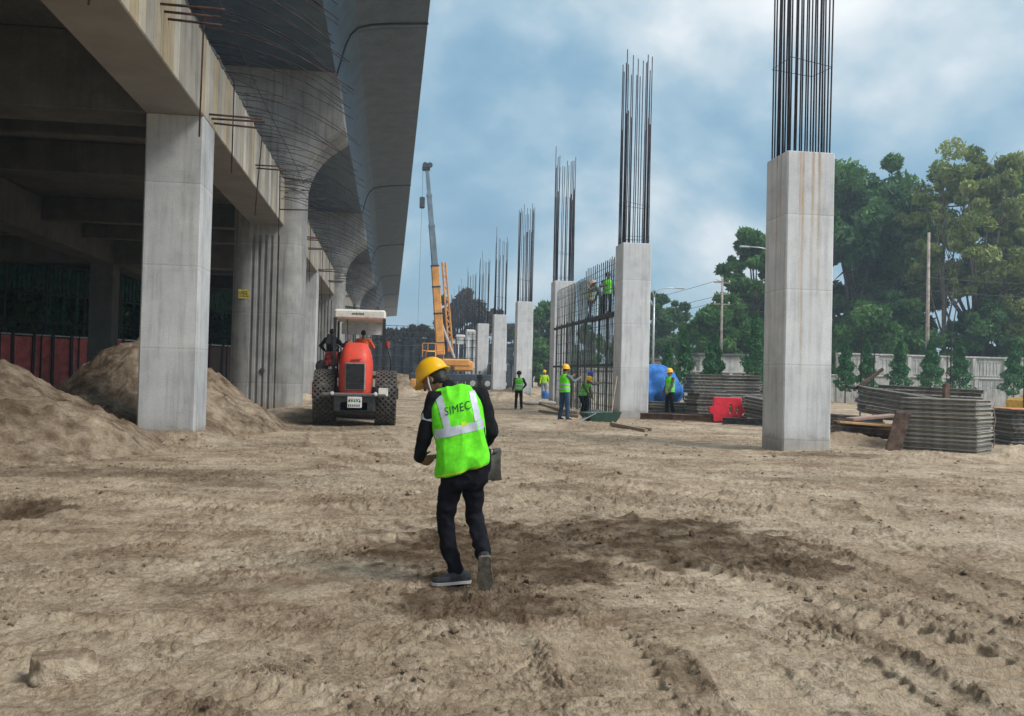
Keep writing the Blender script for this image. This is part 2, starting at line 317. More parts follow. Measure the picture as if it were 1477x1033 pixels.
def ground(X, Y):
    near = 1-sstep(45, 90, np.hypot(X, Y))
    h = 0.05*fbm(X*.22, Y*.22, 3, 1)+0.03*fbm(X*.9, Y*.9, 3, 2)
    rough = sstep(-0.25, 0.35, fbm(X*.33+5, Y*.33, 3, 3)+0.25*pn(X*1.4, Y*1.4, 9))
    wx = X+0.25*pn(X*1.7, Y*1.7, 11); wy = Y+0.25*pn(X*1.7+9, Y*1.7, 12)
    cl_ = np.abs(fbm(wx*3.3, wy*3.3, 5, 4, 0.62))
    cl2 = fbm(wx*9, wy*9, 4, 5, 0.65)
    fine = fbm(X*30, Y*30, 2, 6)
    clod = np.maximum(cl2-0.10, 0)
    cr1 = fbm(wx*13, wy*13, 3, 45, .6); crumb = sstep(0.02, 0.16, cr1)*sstep(-.05, .25, fbm(X*.9+3, Y*.9, 3, 46)+.25*dn0(X, Y))
    scl = 0.35+0.65*rough
    h = h+(0.055*cl_-0.012)*scl+0.05*clod*scl+0.006*fine*(0.5+rough)+0.020*crumb
    strk = fbm(X*1.1+0.6*Y, Y*5.5-1.2*X, 3, 15); h = h+0.016*strk+0.010*np.abs(fbm(X*1.6+.3*Y, Y*11-1.5*X, 3, 16))*(1-rough*.5)
    dampv = np.zeros(X.shape); trk = np.zeros(X.shape)
    dn = fbm(X*1.3, Y*1.3, 4, 7, .6)
    for cx_, cy_, rx, ry, s_ in DAMP:
        d = np.hypot((X-cx_)/rx, (Y-cy_)/ry)+0.55*dn+0.22*pn(X*6, Y*6, 14)
        dampv = np.maximum(dampv, s_*(1-sstep(0.75, 1.12, d)))
    h = h+dampv*(0.028*fbm(X*6, Y*6, 3, 8)+0.05*np.maximum(fbm(X*4, Y*4, 3, 18), 0))
    for pts, hw, pitch, rh in TR:
        bx = [p[0] for p in pts]; by = [p[1] for p in pts]
        mk = (X > min(bx)-1.2) & (X < max(bx)+1.2) & (Y > min(by)-1.2) & (Y < max(by)+1.2)
        if not mk.any(): continue
        x_, y_ = X[mk], Y[mk]
        d, sg, ar, L = seg_dist(x_+0.03*pn(x_*2, y_*2, 21), y_+0.03*pn(x_*2, y_*2, 22), pts)
        env = sstep(0, .5, ar)*(1-sstep(L-.5, L, ar)); env = np.maximum(env, 0)
        env = env*(0.45+0.55*sstep(-.3, .2, pn(x_*1.1, y_*1.1, 23)))
        inside = (1-sstep(hw*.92, hw*1.03, d+.02*pn(x_*8, y_*8, 28)))*env
        tread = 0.5+0.5*np.sin(2*np.pi*(ar/pitch+0.25*d/hw+0.75*pn(x_*2.3, y_*2.3, 24)))
        hh = h[mk]
        base = np.full(hh.shape, -0.012 if hw > .22 else .004)+0.35*hh
        tgt = base-0.018+(0.030 if hw > .22 else .016)*sstep(.38, .62, tread+.12*pn(x_*9, y_*9, 27))+0.008*cl2[mk]
        hh = hh*(1-inside)+tgt*inside
        ridge = np.exp(-((d-hw*1.20)/0.055)**2)*env
        side_ = np.where(sg > 0, 1.0, 0.65)
        hh = hh+ridge*rh*.8*side_*(0.35+1.7*np.maximum(fbm(x_*9, y_*9, 4, 25, .6)+.25, 0))
        h[mk] = hh; trk[mk] = np.maximum(trk[mk], inside); dampv[mk] = np.maximum(dampv[mk], 0.42*ridge*side_*sstep(-.1, .3, fbm(x_*3, y_*3, 2, 26)))
    h = h*near
    d = np.hypot((X+4.05)/.8, (Y-9.7)/.7); h = h-0.16*(1-sstep(.35, 1.0, d+.25*dn))
    for cx_, cy_, rx, ry, z_ in MOUNDS:
        d = np.hypot((X-cx_)/rx, (Y-cy_)/ry); h = h+z_*(1-sstep(0, 1.25, d+.3*dn))
    dampv = np.maximum(dampv, .30*crumb*near)
    return h, dampv, rough, trk
def gz(x, y):
    return float(ground(np.array([float(x)]), np.array([float(y)]))[0][0])
def build_ground():
    rs = [0.25, 0.8, 1.3, 1.8]; r = 2.2
    while r < 60: rs.append(r); r += max(.011, r*r*0.6/1330)
    while r < 6500: rs.append(r); r *= 1.12
    rs = np.array(rs); th = np.concatenate([np.arange(-36, 46, 0.082), np.arange(46, 324, 4.0)])
    th = np.radians(th)+0.0
    T, RR = np.meshgrid(th, rs); X = RR*np.sin(T); Y = RR*np.cos(T)
    h, dmp, rgh, trk = ground(X, Y)
    V = np.stack([X, Y, h], -1).reshape(-1, 3); nr, ntb = X.shape
    i, j = np.meshgrid(np.arange(nr-1), np.arange(ntb), indexing='ij'); j2 = (j+1) % ntb
    Fc = np.stack([i*ntb+j, (i+1)*ntb+j, (i+1)*ntb+j2, i*ntb+j2], -1).reshape(-1, 4)[:, ::-1]
    me = qmesh('ground', V, Fc)
    fattr(me, 'damp', dmp.ravel()); fattr(me, 'rough', rgh.ravel()); fattr(me, 'track', trk.ravel())
    return link('ground', me, soil('sandy_soil'))
def soil(name, dark=0.0):
    m = bpy.data.materials.new(name); m.use_nodes = True; t = m.node_tree; b = t.nodes['Principled BSDF']
    P = N(t, 'ShaderNodeTexCoord').outputs['Object']
    def nz(s_, d=5, r_=0.6, st=None):
        v = P
        if st: mm = N(t, 'ShaderNodeMapping'); mm.inputs['Scale'].default_value = st; t.links.new(P, mm.inputs[0]); v = mm.outputs[0]
        n = N(t, 'ShaderNodeTexNoise'); n.inputs['Scale'].default_value = s_; n.inputs['Detail'].default_value = d; n.inputs['Roughness'].default_value = r_; t.links.new(v, n.inputs['Vector']); return n.outputs[0]
    a = nz(0.55, 8, 0.68); b1 = nz(3.2, 8, 0.7); c1 = nz(22, 6, 0.7)
    tone = mathn(t, 'ADD', mathn(t, 'MULTIPLY', a, 0.5), mathn(t, 'ADD', mathn(t, 'MULTIPLY', b1, 0.32), mathn(t, 'MULTIPLY', c1, 0.18)))
    col = ramp(t, tone, [(0.39, (0.20, 0.142, 0.096)), (0.45, (0.325, 0.245, 0.168)), (0.505, (0.46, 0.366, 0.262)), (0.58, (0.62, 0.52, 0.395))])
    red = nz(0.8, 3, 0.5, (1, 1.3, 1))
    col = mix(t, mathn(t, 'MULTIPLY', ramp(t, red, [(0.60, 0.0), (0.70, 1.0)]), 0.30), col, (0.30, 0.155, 0.09))
    at = N(t, 'ShaderNodeAttribute', attribute_name='rough'); col = mix(t, mathn(t, 'MULTIPLY', at.outputs['Fac'], 0.32), col, mix(t, b1, (0.20, 0.145, 0.098), (0.38, 0.288, 0.20)))
    at3 = N(t, 'ShaderNodeAttribute', attribute_name='track'); col = mix(t, mathn(t, 'MULTIPLY', at3.outputs['Fac'], 0.5), col, (0.54, 0.435, 0.315))
    vo = N(t, 'ShaderNodeTexVoronoi'); vo.inputs['Scale'].default_value = 26; t.links.new(P, vo.inputs['Vector'])
    grain = ramp(t, vo.outputs['Distance'], [(0.05, 0.62), (0.35, 1.0)])
    col = mix(t, 0.35, col, grain, 'MULTIPLY')
    col = mix(t, 0.4, col, ramp(t, c1, [(0.36, 0.5), (0.56, 1.05)]), 'MULTIPLY')
    at2 = N(t, 'ShaderNodeAttribute', attribute_name='damp')
    df = mathn(t, 'MULTIPLY', mathn(t, 'ADD', at2.outputs['Fac'], dark), ramp(t, b1, [(0.40, 1.0), (0.62, 0.62)]), clamp=True)
    col = mix(t, df, col, mix(t, c1, (0.042, 0.027, 0.016), (0.130, 0.084, 0.049)))
    t.links.new(col, b.inputs['Base Color']); b.inputs['Roughness'].default_value = 0.95; b.inputs['Specular IOR Level'].default_value = 0.15
    hgt = mathn(t, 'ADD', mathn(t, 'MULTIPLY', c1, 0.6), mathn(t, 'ADD', mathn(t, 'MULTIPLY', nz(75, 4, 0.7), 0.35), mathn(t, 'MULTIPLY', nz(7, 5, .65), 1.0)))
    bp = N(t, 'ShaderNodeBump'); bp.inputs['Strength'].default_value = 1.0; bp.inputs['Distance'].default_value = 0.045
    t.links.new(hgt, bp.inputs['Height']); t.links.new(bp.outputs[0], b.inputs['Normal'])
    return m
g_ = build_ground(); tag(g_, 'churned sandy earth of the building site with tyre ruts and damp brown patches', kind='structure')

def heap(name, cx_, cy_, rx, ry, z_, label, seed, rot=0, power=1.0, dark=0.0, res=230, group='sand heaps'):
    u = np.linspace(-1.25, 1.25, res); U_, V_ = np.meshgrid(u, u)
    X = cx_+U_*rx*math.cos(rot)-V_*ry*math.sin(rot); Y = cy_+U_*rx*math.sin(rot)+V_*ry*math.cos(rot)
    d = np.hypot(U_, V_)+0.16*fbm(X*.5, Y*.5, 4, seed)
    hh = z_*np.clip(1-d, -0.5, 1)**1 if power == 1 else z_*np.sign(1-d)*np.abs(1-d)**power
    hh = np.where(d < .25, hh-(.25-d)**2*z_*1.6, hh)
    hh = hh+0.13*fbm(X*1.5, Y*1.5, 4, seed+1, .6)+0.10*np.abs(fbm(X*4, Y*4, 5, seed+2, .65))+0.06*np.maximum(fbm(X*7, Y*7, 3, seed+6), 0)+0.02*fbm(X*20, Y*20, 2, seed+4)
    gully = fbm(X*2.2+Y*.5, Y*.6, 3, seed+3); hh = hh+0.06*gully
    V = np.stack([X-cx_, Y-cy_, hh], -1).reshape(-1, 3)
    i, j = np.meshgrid(np.arange(res-1), np.arange(res-1), indexing='ij')
    Fc = np.stack([i*res+j, i*res+j+1, (i+1)*res+j+1, (i+1)*res+j], -1).reshape(-1, 4)
    zs = V[:, 2][Fc]; Fc = Fc[zs.max(1) > -0.25]
    me = qmesh(name, V, Fc)
    fattr(me, 'rough', np.full(len(V), 1.0)); fattr(me, 'damp', np.clip(dark+.6+.5*fbm(X*.8, Y*.8, 3, seed+5).ravel()+.8*fbm(X*3.5, Y*3.5, 4, seed+7, .65).ravel(), 0, 1))
    o = link(name, me, MATS.setdefault('heap_soil', None) or MATS.update(heap_soil=soil('heap_soil')) or MATS['heap_soil'])
    o.location = (cx_, cy_, 0)
    return tag(o, label, 'sand heap', group)
heap('sand_heap', -9.6, 16.6, 5.7, 4.6, 2.55, 'large tan sand heap in front of the red hoarding, left of the nearest left column', 30)
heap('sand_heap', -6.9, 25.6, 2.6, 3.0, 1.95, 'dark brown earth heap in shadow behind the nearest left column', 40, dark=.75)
heap('sand_heap', -5.9, 23.2, 3.0, 5.2, 2.6, 'sand heap between the nearest left column and the fluted pier', 50)

# small clods scattered over the soil (nobody could count them)
def clods():
    bm = bmesh.new(); bmesh.ops.create_icosphere(bm, subdivisions=1, radius=1); bv = np.array([v.co[:] for v in bm.verts]); bf = np.array([[v.index for v in f.verts] for f in bm.faces]); bm.free()
    n = 9000; th = rng.uniform(R(-30), R(42), n); r = np.exp(rng.uniform(math.log(2.6), math.log(30), n))
    X = r*np.sin(th); Y = r*np.cos(th)
    den = sstep(-.15, .35, fbm(X*.6, Y*.6, 3, 61)+.3*pn(X*2.5, Y*2.5, 62)); k = rng.uniform(0, 1, n) < den*.9+.06
    h, dm, rg, tk = ground(X, Y); k &= (tk < .4) | (rng.uniform(0, 1, n) < .12); X, Y, h, dm = X[k], Y[k], h[k], dm[k]; n = len(X)
    s = 0.005+0.011*rng.exponential(.55, n); s = np.clip(s, .005, .034)*(1+.025*np.hypot(X, Y))
    V = bv[None]*(1+.35*rng.uniform(-1, 1, (n, len(bv), 1)))*s[:, None, None]*rng.uniform(.6, 1.25, (n, 1, 3))
    V[:, :, 2] *= .75; V += np.stack([X, Y, h+s*.25], -1)[:, None]
    Fc = (bf[None]+(np.arange(n)*len(bv))[:, None, None]).reshape(-1, 3)
    me = qmesh('soil_clods', V.reshape(-1, 3), Fc, False); fattr(me, 'damp', np.repeat(np.clip(dm+rng.uniform(-.1, .45, n), 0, 1), len(bv))); fattr(me, 'rough', np.full(n*len(bv), .8))
    tag(link('soil_clods', me, MATS['heap_soil']), 'loose lumps of dry soil scattered over the churned sand', 'soil clods', kind='stuff')
clods()
def rock(x, y, s, label, seed):
    bm = bmesh.new(); bmesh.ops.create_icosphere(bm, subdivisions=4, radius=1)
    for v in bm.verts:
        p = v.co.copy(); f = 1+0.30*mnoise.noise(p*1.1+Vector((seed, 0, 0)))+.13*mnoise.noise(p*3+Vector((0, seed, 0)))+.05*mnoise.noise(p*9)
        q = p*f; q.x = max(-.92, min(.88, q.x)); q.z = min(q.z, .62+.1*q.x)
        v.co = (q.x*s[0], q.y*s[1], q.z*s[2])
    me = bpy.data.meshes.new('rock'); bm.to_mesh(me); bm.free(); smooth(me); me.set_sharp_from_angle(angle=R(40)); fattr(me, 'rough', [.2]*len(me.vertices)); fattr(me, 'damp', [.05]*len(me.vertices))
    o = link('rock', me, MATS['heap_soil']); o.location = (x, y, gz(x, y)+s[2]*.32); o.rotation_euler = (0, .1, .3); tag(o, label, 'rock')
rock(-1.50, 4.50, (.165, .12, .125), 'big pale lump of hardened earth lying on the sand, largest loose lump', 3)
rock(-1.78, 4.30, (.055, .05, .035), 'small pale stone beside the big lump of hardened earth', 8)
rock(0.32, 11.1, (.1, .08, .05), 'dark brown clod alone on the sand left of the walking worker', 5)

# ------------------------------------------------------------------ concrete columns
XR, D0, LB, ZT, WC, XL, ZB = 8.339, 18.041, 13.670, 6.476, 1.088, -3.770, 6.450
def column_shaft(w_, z0, z1, m, root, name='shaft'):
    mb = MB(); c = .03
    def ring(z, k=0):
        a = k; b_ = w_-k
        return [(a+c, a, z), (b_-c, a, z), (b_, a+c, z), (b_, b_-c, z), (b_-c, b_, z), (a+c, b_, z), (a, b_-c, z), (a, a+c, z)]
    mb.rings([ring(z0), ring(z1-.015), ring(z1, .015)]); return mb.build(name, m, root)
def bar_mesh(n_, lst, m, root):
    for p0, p1, r_ in lst:
        pts = [Vector(p0), Vector(p0).lerp(Vector(p1), .5)+Vector((random.uniform(-.012, .012), random.uniform(-.012, .012), 0)), Vector(p1)]
        MB().tube(pts, r_, 6).build(n_, m, root, sm=True)
def rebar_column(k, label, nside, ztop, zlap, mat, nb_lap):
    root = empty('concrete_column', (XR, D0+LB*k, 0), label, 'column', 'concrete columns with starter bars')
    column_shaft(WC, -.5, ZT, mat, root)
    ins = .09; sp_ = (WC-2*ins)/(nside-1); pos = []
    for i in range(nside):
        for j in range(nside):
            if i in (0, nside-1) or j in (0, nside-1): pos.append((ins+i*sp_, ins+j*sp_))
    random.shuffle(pos); lst = []
    rd = .0175
    for q, (x, y) in enumerate(pos):
        dx, dy = random.uniform(-.03, .05), random.uniform(-.03, .03)
        zt_ = ztop+random.uniform(-.35, .2)+(0.8 if q == 3 else 0)
        lst.append(((x, y, ZT-.1), (x+dx, y+dy, zt_), rd))
        if q < nb_lap: lst.append(((x+.04*(1 if x < .5 else -1), y+.01, ZT-.1), (x+.04*(1 if x < .5 else -1)+dx*.6, y+dy*.6, zlap+random.uniform(-.35, .25)), rd*1.05))
    bar_mesh('starter_bar', lst, M_REBAR, root)
    def tie(z, tz=0, ins_=.065):
        a, b_ = ins_, WC-ins_
        MB().tube([(a, a, z+tz), (b_, a, z-tz), (b_, b_, z+.03), (a, b_, z+tz*1.5), (a, a, z+tz)], .007, 6).build('tie_bar', M_REBAR, root)
    tie(ZT+1.45 if k else 8.45, .08)
    if k: tie(ZT+.12); tie(ZT+.25)
    return root
lab = ['nearest tall concrete column with rust streaks, rebars rising out of the frame', 'second column in the row, worker with blue tarpaulin standing behind it', 'third column in the row, at the far end of the steel rebar cage',
       'fourth column in the row, beyond the rebar cage', 'fifth column in the row, between the fourth and the narrow sixth', 'sixth column in the row, right of the dark scaffold wall',
       'seventh column in the row, mostly hidden behind the sixth', 'eighth column in the row, its bars rising beyond the seventh', 'ninth and last column in the row, far away']
for k in range(9):
    rebar_column(k, lab[k], 8 if k == 0 else (6 if k == 1 else (5 if k < 4 else 4)), (13.35 if k == 1 else 12.85) if k else 13.2, 11.2, M_COLR if k == 0 else M_COL, 3 if k == 0 else 9)
lab = ['nearest square column under the concourse, its foot in the sand heap', 'second square column under the concourse, just past the fluted pier', 'third square column under the concourse, beyond the second round pier', 'farthest square column under the concourse']
for q, k in enumerate((0, 2, 4, 6)):
    root = empty('concrete_column', (XL-WC, D0+LB*k, 0), lab[q], 'column', 'square columns under the concourse')
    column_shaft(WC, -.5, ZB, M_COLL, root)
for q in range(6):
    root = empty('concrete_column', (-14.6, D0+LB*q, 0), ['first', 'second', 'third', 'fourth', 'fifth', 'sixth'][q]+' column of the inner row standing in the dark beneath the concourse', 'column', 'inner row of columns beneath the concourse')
    column_shaft(WC, -.5, ZB, M_SLAB, root)  # dark concrete here stands in for the shade on the inner row

# ------------------------------------------------------------------ concourse frame
cf = empty('concourse_deck', (XL, D0, 0), 'unfinished concourse deck on square columns with rusty rebars sticking out of its edge', 'concourse')
def part(mb, n_, m, root, **k):
    o = mb.build(n_, m, root, **k); o.matrix_parent_inverse = Matrix.Translation(-root.location); return o
def ragged_beam(x0, x1, y0, y1, z0, z1, m, n_='edge_beam'):
    ny = int((y1-y0)/.12); mb = MB(); rgs = []
    for i in range(ny+1):
        y = y0+(y1-y0)*i/ny; j = .10*mnoise.noise(Vector((0, y*2.1, 3)))+.09*mnoise.noise(Vector((1, y*7, 0)))
        rgs.append([(x0, y, z0), (x1-.02, y, z0), (x1, y, z0+.02), (x1, y, z1+j-.03), (x1-.05, y, z1+j), (x0, y, z1+.02)])
    mb.rings(rgs); return part(mb, n_, m, cf)
piers_k = (1, 3, 5, 7)
segs = [(-8, D0+LB-.52)]+[(D0+LB*k+1.42, D0+LB*(k+2)-.52) for k in (1, 3, 5)]+[(D0+LB*7+1.42, D0+LB*9)]
for a, b_ in segs:
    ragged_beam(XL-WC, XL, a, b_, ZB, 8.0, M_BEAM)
for k in range(-1, 9):
    y = D0+LB*k
    if k not in piers_k:
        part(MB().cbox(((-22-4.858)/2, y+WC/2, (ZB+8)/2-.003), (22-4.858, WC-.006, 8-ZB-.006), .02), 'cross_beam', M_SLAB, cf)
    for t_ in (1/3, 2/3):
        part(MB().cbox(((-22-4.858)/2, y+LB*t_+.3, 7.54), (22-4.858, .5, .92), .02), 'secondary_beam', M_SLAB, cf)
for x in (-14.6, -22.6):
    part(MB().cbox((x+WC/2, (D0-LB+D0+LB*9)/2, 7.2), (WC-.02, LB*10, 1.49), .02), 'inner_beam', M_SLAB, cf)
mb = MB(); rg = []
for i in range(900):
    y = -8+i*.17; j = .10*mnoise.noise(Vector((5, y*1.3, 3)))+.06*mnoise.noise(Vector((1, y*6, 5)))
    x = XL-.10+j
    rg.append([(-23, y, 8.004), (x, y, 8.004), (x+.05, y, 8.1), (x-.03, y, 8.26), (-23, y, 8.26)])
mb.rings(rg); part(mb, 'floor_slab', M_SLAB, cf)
# starter bars out of the slab edge: the nearest hundred as parts, the rest one mesh
def droop(y, ln, z, dr, yaw=0, x0=XL-.2):
    pts = []
    for i in range(7):
        t = i/6; pts.append((x0+ln*t, y+yaw*t, z-dr*t*t))
    return pts
bars = []
y = 8.0
while y < 88:
    for q in range(1 if y > 20 else 2):
        bars.append((droop(y+random.uniform(-.05, .05)+q*.21, 2.9+random.uniform(-.15, .25), 8.05+.13*q+random.uniform(-.02, .04), 1.05+random.uniform(-.12, .12), random.uniform(-.25, .25)), .0095))
    y += .62 if y < 14 else .85
short = []
y = 8.0
while y < 50:
    short.append((droop(y, random.uniform(.3, 1.3), 8.03+random.uniform(0, .2), random.uniform(.02, .25), random.uniform(-.15, .15)), .008)); y += .50
for _ in range(60):
    yy = random.choice((31.7, 59.0))+random.uniform(-2.2, 2.4)
    short.append((droop(yy, random.uniform(.8, 1.9), 7.2+random.uniform(0, 1.0), random.uniform(-.15, .35), random.uniform(-.5, .5)), .011))
bars.sort(key=lambda b_: b_[0][0][1])
rest = MB()
for i, (p, r_) in enumerate(bars):
    if i < 100: part(MB().tube(p, r_, 5), 'starter_bar', M_REBAR if i % 7 else M_RUST, cf, sm=True)
    else: rest.tube(p, r_, 4)
for i, (p, r_) in enumerate(short): rest.tube(p, r_, 4)
o = part(rest, 'starter_bars', M_REBAR, cf, sm=True); o['kind'] = 'stuff'
for q, (x, z) in enumerate(((-3.2, 7.98),)):
    part(MB().tube([(x+.03*math.sin(i), 6+i*3, z+.03+.02*math.sin(i*2)) for i in range(24)], .010, 5), 'distribution_bar', M_REBAR, cf)
# bars hanging down beside the beam and bars sticking out of its face
for (y, z0, z1, dx) in ((11.9, 8.2, 6.1, -.28), (17.3, 8.25, 5.85, -.02), (20.6, 8.1, 5.9, .0), (25.0, 8.0, 5.7, -.13), (29.0, 8.0, 5.0, .02), (47, 8, 5.2, 0), (52, 8, 5.6, .1), (36, 8, 5.9, .1), (40, 8, 5.4, 0)):
    part(MB().tube([(XL-.1, y, z0), (XL+.05, y, z0+.02), (XL+.10, y, z0-.15), (XL+.10+dx*.5, y, (z0+z1)/2), (XL+.10+dx, y, z1)], .016, 6), 'hanging_bar', M_RUST, cf, sm=True)
for (y, z, n_, ln) in ((14.6, 7.25, 3, .9), (18.5, 6.62, 3, 1.0), (24.6, 7.0, 2, .75), (29.8, 6.75, 1, 1.1), (34.5, 6.6, 3, .9), (40, 6.9, 2, .8), (45.6, 6.6, 3, .9), (53, 6.8, 3, .9), (62, 6.7, 3, .9)):
    for q in range(n_):
        part(MB().tube([(XL-.1, y+q*.25, z-.02*q), (XL+ln*random.uniform(.85, 1.1), y+q*.25+random.uniform(-.05, .05), z-.03*q+random.uniform(-.03, .03))], .021, 6), 'dowel_bar', M_RUST, cf, sm=True)

# ------------------------------------------------------------------ guideway spans
XG = -4.30
prof = [(2.15, 11.80), (2.28, 12.3), (2.42, 12.85), (2.6, 13.25), (2.85, 13.52), (3.3, 13.66), (4.0, 13.75), (5.28, 13.86), (5.30, 14.2), (5.12, 14.2), (5.08, 15.1), (4.9, 15.1), (4.85, 14.25)]
poly = prof+[(-x, z) for x, z in prof[::-1]]
def mk_span(k, label):
    y0 = D0+LB*k+.02 if k > -2 else -12
    y1 = D0+LB*(k+2)-.02
    root = empty('guideway_span', (XG, y0, 0), label, 'guideway span', 'guideway spans')
    L = y1-y0; n = max(2, int(L/3.0)); rgs = []
    for i in range(n+1):
        rgs.append([(x, L*i/n, z) for x, z in poly])
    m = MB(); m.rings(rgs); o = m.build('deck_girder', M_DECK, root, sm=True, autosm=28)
    for yy in (([.0] if k > -2 else [])+[L]):   # dark joint seal round the end of the span
        MB().tube([(x*1.004, yy-.42, z-.012) for x, z in ([(2.15, 11.80)]+prof[1:8])], .035, 6).build('joint_seal', M_BLACK, root, sm=True)
    for s_ in (-1, 1):   # parapet rail
        MB().box((s_*5.0, L/2, 15.16), (.10, L, .06)).build('parapet_rail', M_DARKST, root)
    return root
for k, l in ((-1, 'guideway span overhead, nearest full span ending at the fluted pier'), (1, 'second guideway span, between the fluted pier and the next round pier'), (3, 'third guideway span, beyond the second pier'), (5, 'fourth guideway span, far down the line'), (7, 'fifth guideway span, very far down the line'), (9, 'sixth guideway span, nearly the farthest'), (11, 'last guideway span, farthest away')):
    mk_span(k, l)
r0 = empty('guideway_span', (XG, -26, 0), 'guideway span directly over the viewer, cut by the top of the picture', 'guideway span', 'guideway spans')
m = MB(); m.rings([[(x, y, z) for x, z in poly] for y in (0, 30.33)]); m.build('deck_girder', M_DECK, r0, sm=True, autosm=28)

# ------------------------------------------------------------------ guideway piers
def mk_pier(k, label):
    root = empty('guideway_pier', (XG, D0+LB*k+.45, 0), label, 'pier', 'guideway piers')
    hw, hd, rc = 1.2, .97, .62
    def ring(z, a, b_, c, fl=0.0):
        pts = []
        # front side with flutes (local -y), then clockwise corners
        nx = 41; 
        for i in range(nx):
            x = -(a-c)+2*(a-c)*i/(nx-1); y = -b_
            if fl:
                for q in range(5):
                    gx = -.46+q*.205
                    if abs(x-gx) < .040: y = -b_+.07*fl
            pts.append((x, y, z))
        for (sx, sy, a0) in ((1, -1, -90), (1, 1, 0), (-1, 1, 90), (-1, -1, 180)):
            for i in range(1, 9):
                an = R(a0+i*10); pts.append((sx*(a-c)+c*math.cos(an), sy*(b_-c)+c*math.sin(an), z))
        return pts
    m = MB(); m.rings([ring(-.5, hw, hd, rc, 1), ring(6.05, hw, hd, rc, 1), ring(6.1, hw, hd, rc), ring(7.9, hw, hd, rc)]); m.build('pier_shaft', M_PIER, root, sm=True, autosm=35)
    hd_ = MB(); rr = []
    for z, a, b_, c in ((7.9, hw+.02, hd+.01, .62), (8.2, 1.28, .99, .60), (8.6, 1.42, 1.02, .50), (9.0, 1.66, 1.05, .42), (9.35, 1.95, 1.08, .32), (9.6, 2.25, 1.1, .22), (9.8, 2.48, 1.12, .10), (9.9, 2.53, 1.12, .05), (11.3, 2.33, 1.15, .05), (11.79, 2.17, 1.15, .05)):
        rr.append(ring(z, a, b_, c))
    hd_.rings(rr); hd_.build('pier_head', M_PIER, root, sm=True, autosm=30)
    if k == 1:
        MB().box((-.73, -hd-.004, 4.05), (.36, .006, .32)).build('painted_label', pm('yellow_paint', (0.42, 0.40, 0.06), .8, 0, .3, 14), root)
        mm = MB()
        for z in (4.13, 4.05, 3.97):
            x = -.87
            while x < -.6:
                w_ = random.uniform(.02, .045); mm.box((x+w_/2, -hd-.009, z), (w_, .003, .045)); x += w_+.02
        mm.build('label_writing', pm('faded_red_paint', (0.20, 0.05, 0.03), .8), root)
        MB().lathe([(.0, 0), (.085, 0), (.085, .05), (0, .05)], (-.05, -hd-.05, 1.45), (0, 1, 0), 16).build('outlet_cap', M_DARKST, root)
    return root
mk_pier(1, 'nearest guideway pier with five vertical flutes and a yellow painted label')
mk_pier(3, 'second guideway pier, seen above the roller canopy'); mk_pier(5, 'third guideway pier, small beyond the second'); mk_pier(7, 'fourth guideway pier down the line'); mk_pier(9, 'fifth guideway pier, very far'); mk_pier(11, 'farthest guideway pier at the end of the line')
# ------------------------------------------------------------------ trees
def leafmat(name, dark, light, trans=0.25):
    m = bpy.data.materials.new(name); m.use_nodes = True; t = m.node_tree; b = t.nodes['Principled BSDF']
    at = N(t, 'ShaderNodeAttribute', attribute_name='tint')
    nz = N(t, 'ShaderNodeTexNoise'); nz.inputs['Scale'].default_value = 0.35; nz.inputs['Detail'].default_value = 3; t.links.new(N(t, 'ShaderNodeTexCoord').outputs['Object'], nz.inputs['Vector'])
    f = mathn(t, 'ADD', mathn(t, 'MULTIPLY', at.outputs['Fac'], .6), mathn(t, 'MULTIPLY_ADD', nz.outputs[0], 1.2, -.35), clamp=True)
    c = mix(t, f, dark, light); t.links.new(c, b.inputs['Base Color']); b.inputs['Roughness'].default_value = .6; b.inputs['Specular IOR Level'].default_value = .3
    tr = N(t, 'ShaderNodeBsdfTranslucent'); t.links.new(mix(t, 1.0, c, (1.3, 1.5, .7), 'MULTIPLY'), tr.inputs[0])
    ms = N(t, 'ShaderNodeMixShader'); ms.inputs[0].default_value = trans; t.links.new(b.outputs[0], ms.inputs[1]); t.links.new(tr.outputs[0], ms.inputs[2])
    t.links.new(ms.outputs[0], t.nodes['Material Output'].inputs[0]); return m
L_DARK = leafmat('dark_leaves', (0.032, 0.095, 0.038), (0.13, 0.26, 0.08))
L_MID = leafmat('green_leaves', (0.036, 0.11, 0.036), (0.13, 0.27, 0.065))
L_OLIVE = leafmat('olive_leaves', (0.07, 0.12, 0.04), (0.36, 0.40, 0.14))
L_CONE = leafmat('mast_tree_leaves', (0.018, 0.085, 0.035), (0.07, 0.22, 0.07))
M_BARK = pm('bark', (0.14, 0.115, 0.09), .9, 0, .3, 4, bump=.5, bscale=20)
def leaves(cen, size, tint):
    n = len(cen); a = rng.normal(size=(n, 3)); a /= np.linalg.norm(a, axis=1)[:, None]; a[:, 2] -= .25
    b_ = rng.normal(size=(n, 3)); b_ -= a*(a*b_).sum(1)[:, None]/(a*a).sum(1)[:, None]; b_ /= np.linalg.norm(b_, axis=1)[:, None]
    s = size*rng.uniform(.6, 1.35, n)[:, None]
    V = np.stack([cen-a*s, cen+b_*s*.45, cen+a*s, cen-b_*s*.45], 1).reshape(-1, 3)
    return V, np.arange(4*n).reshape(-1, 4), tint
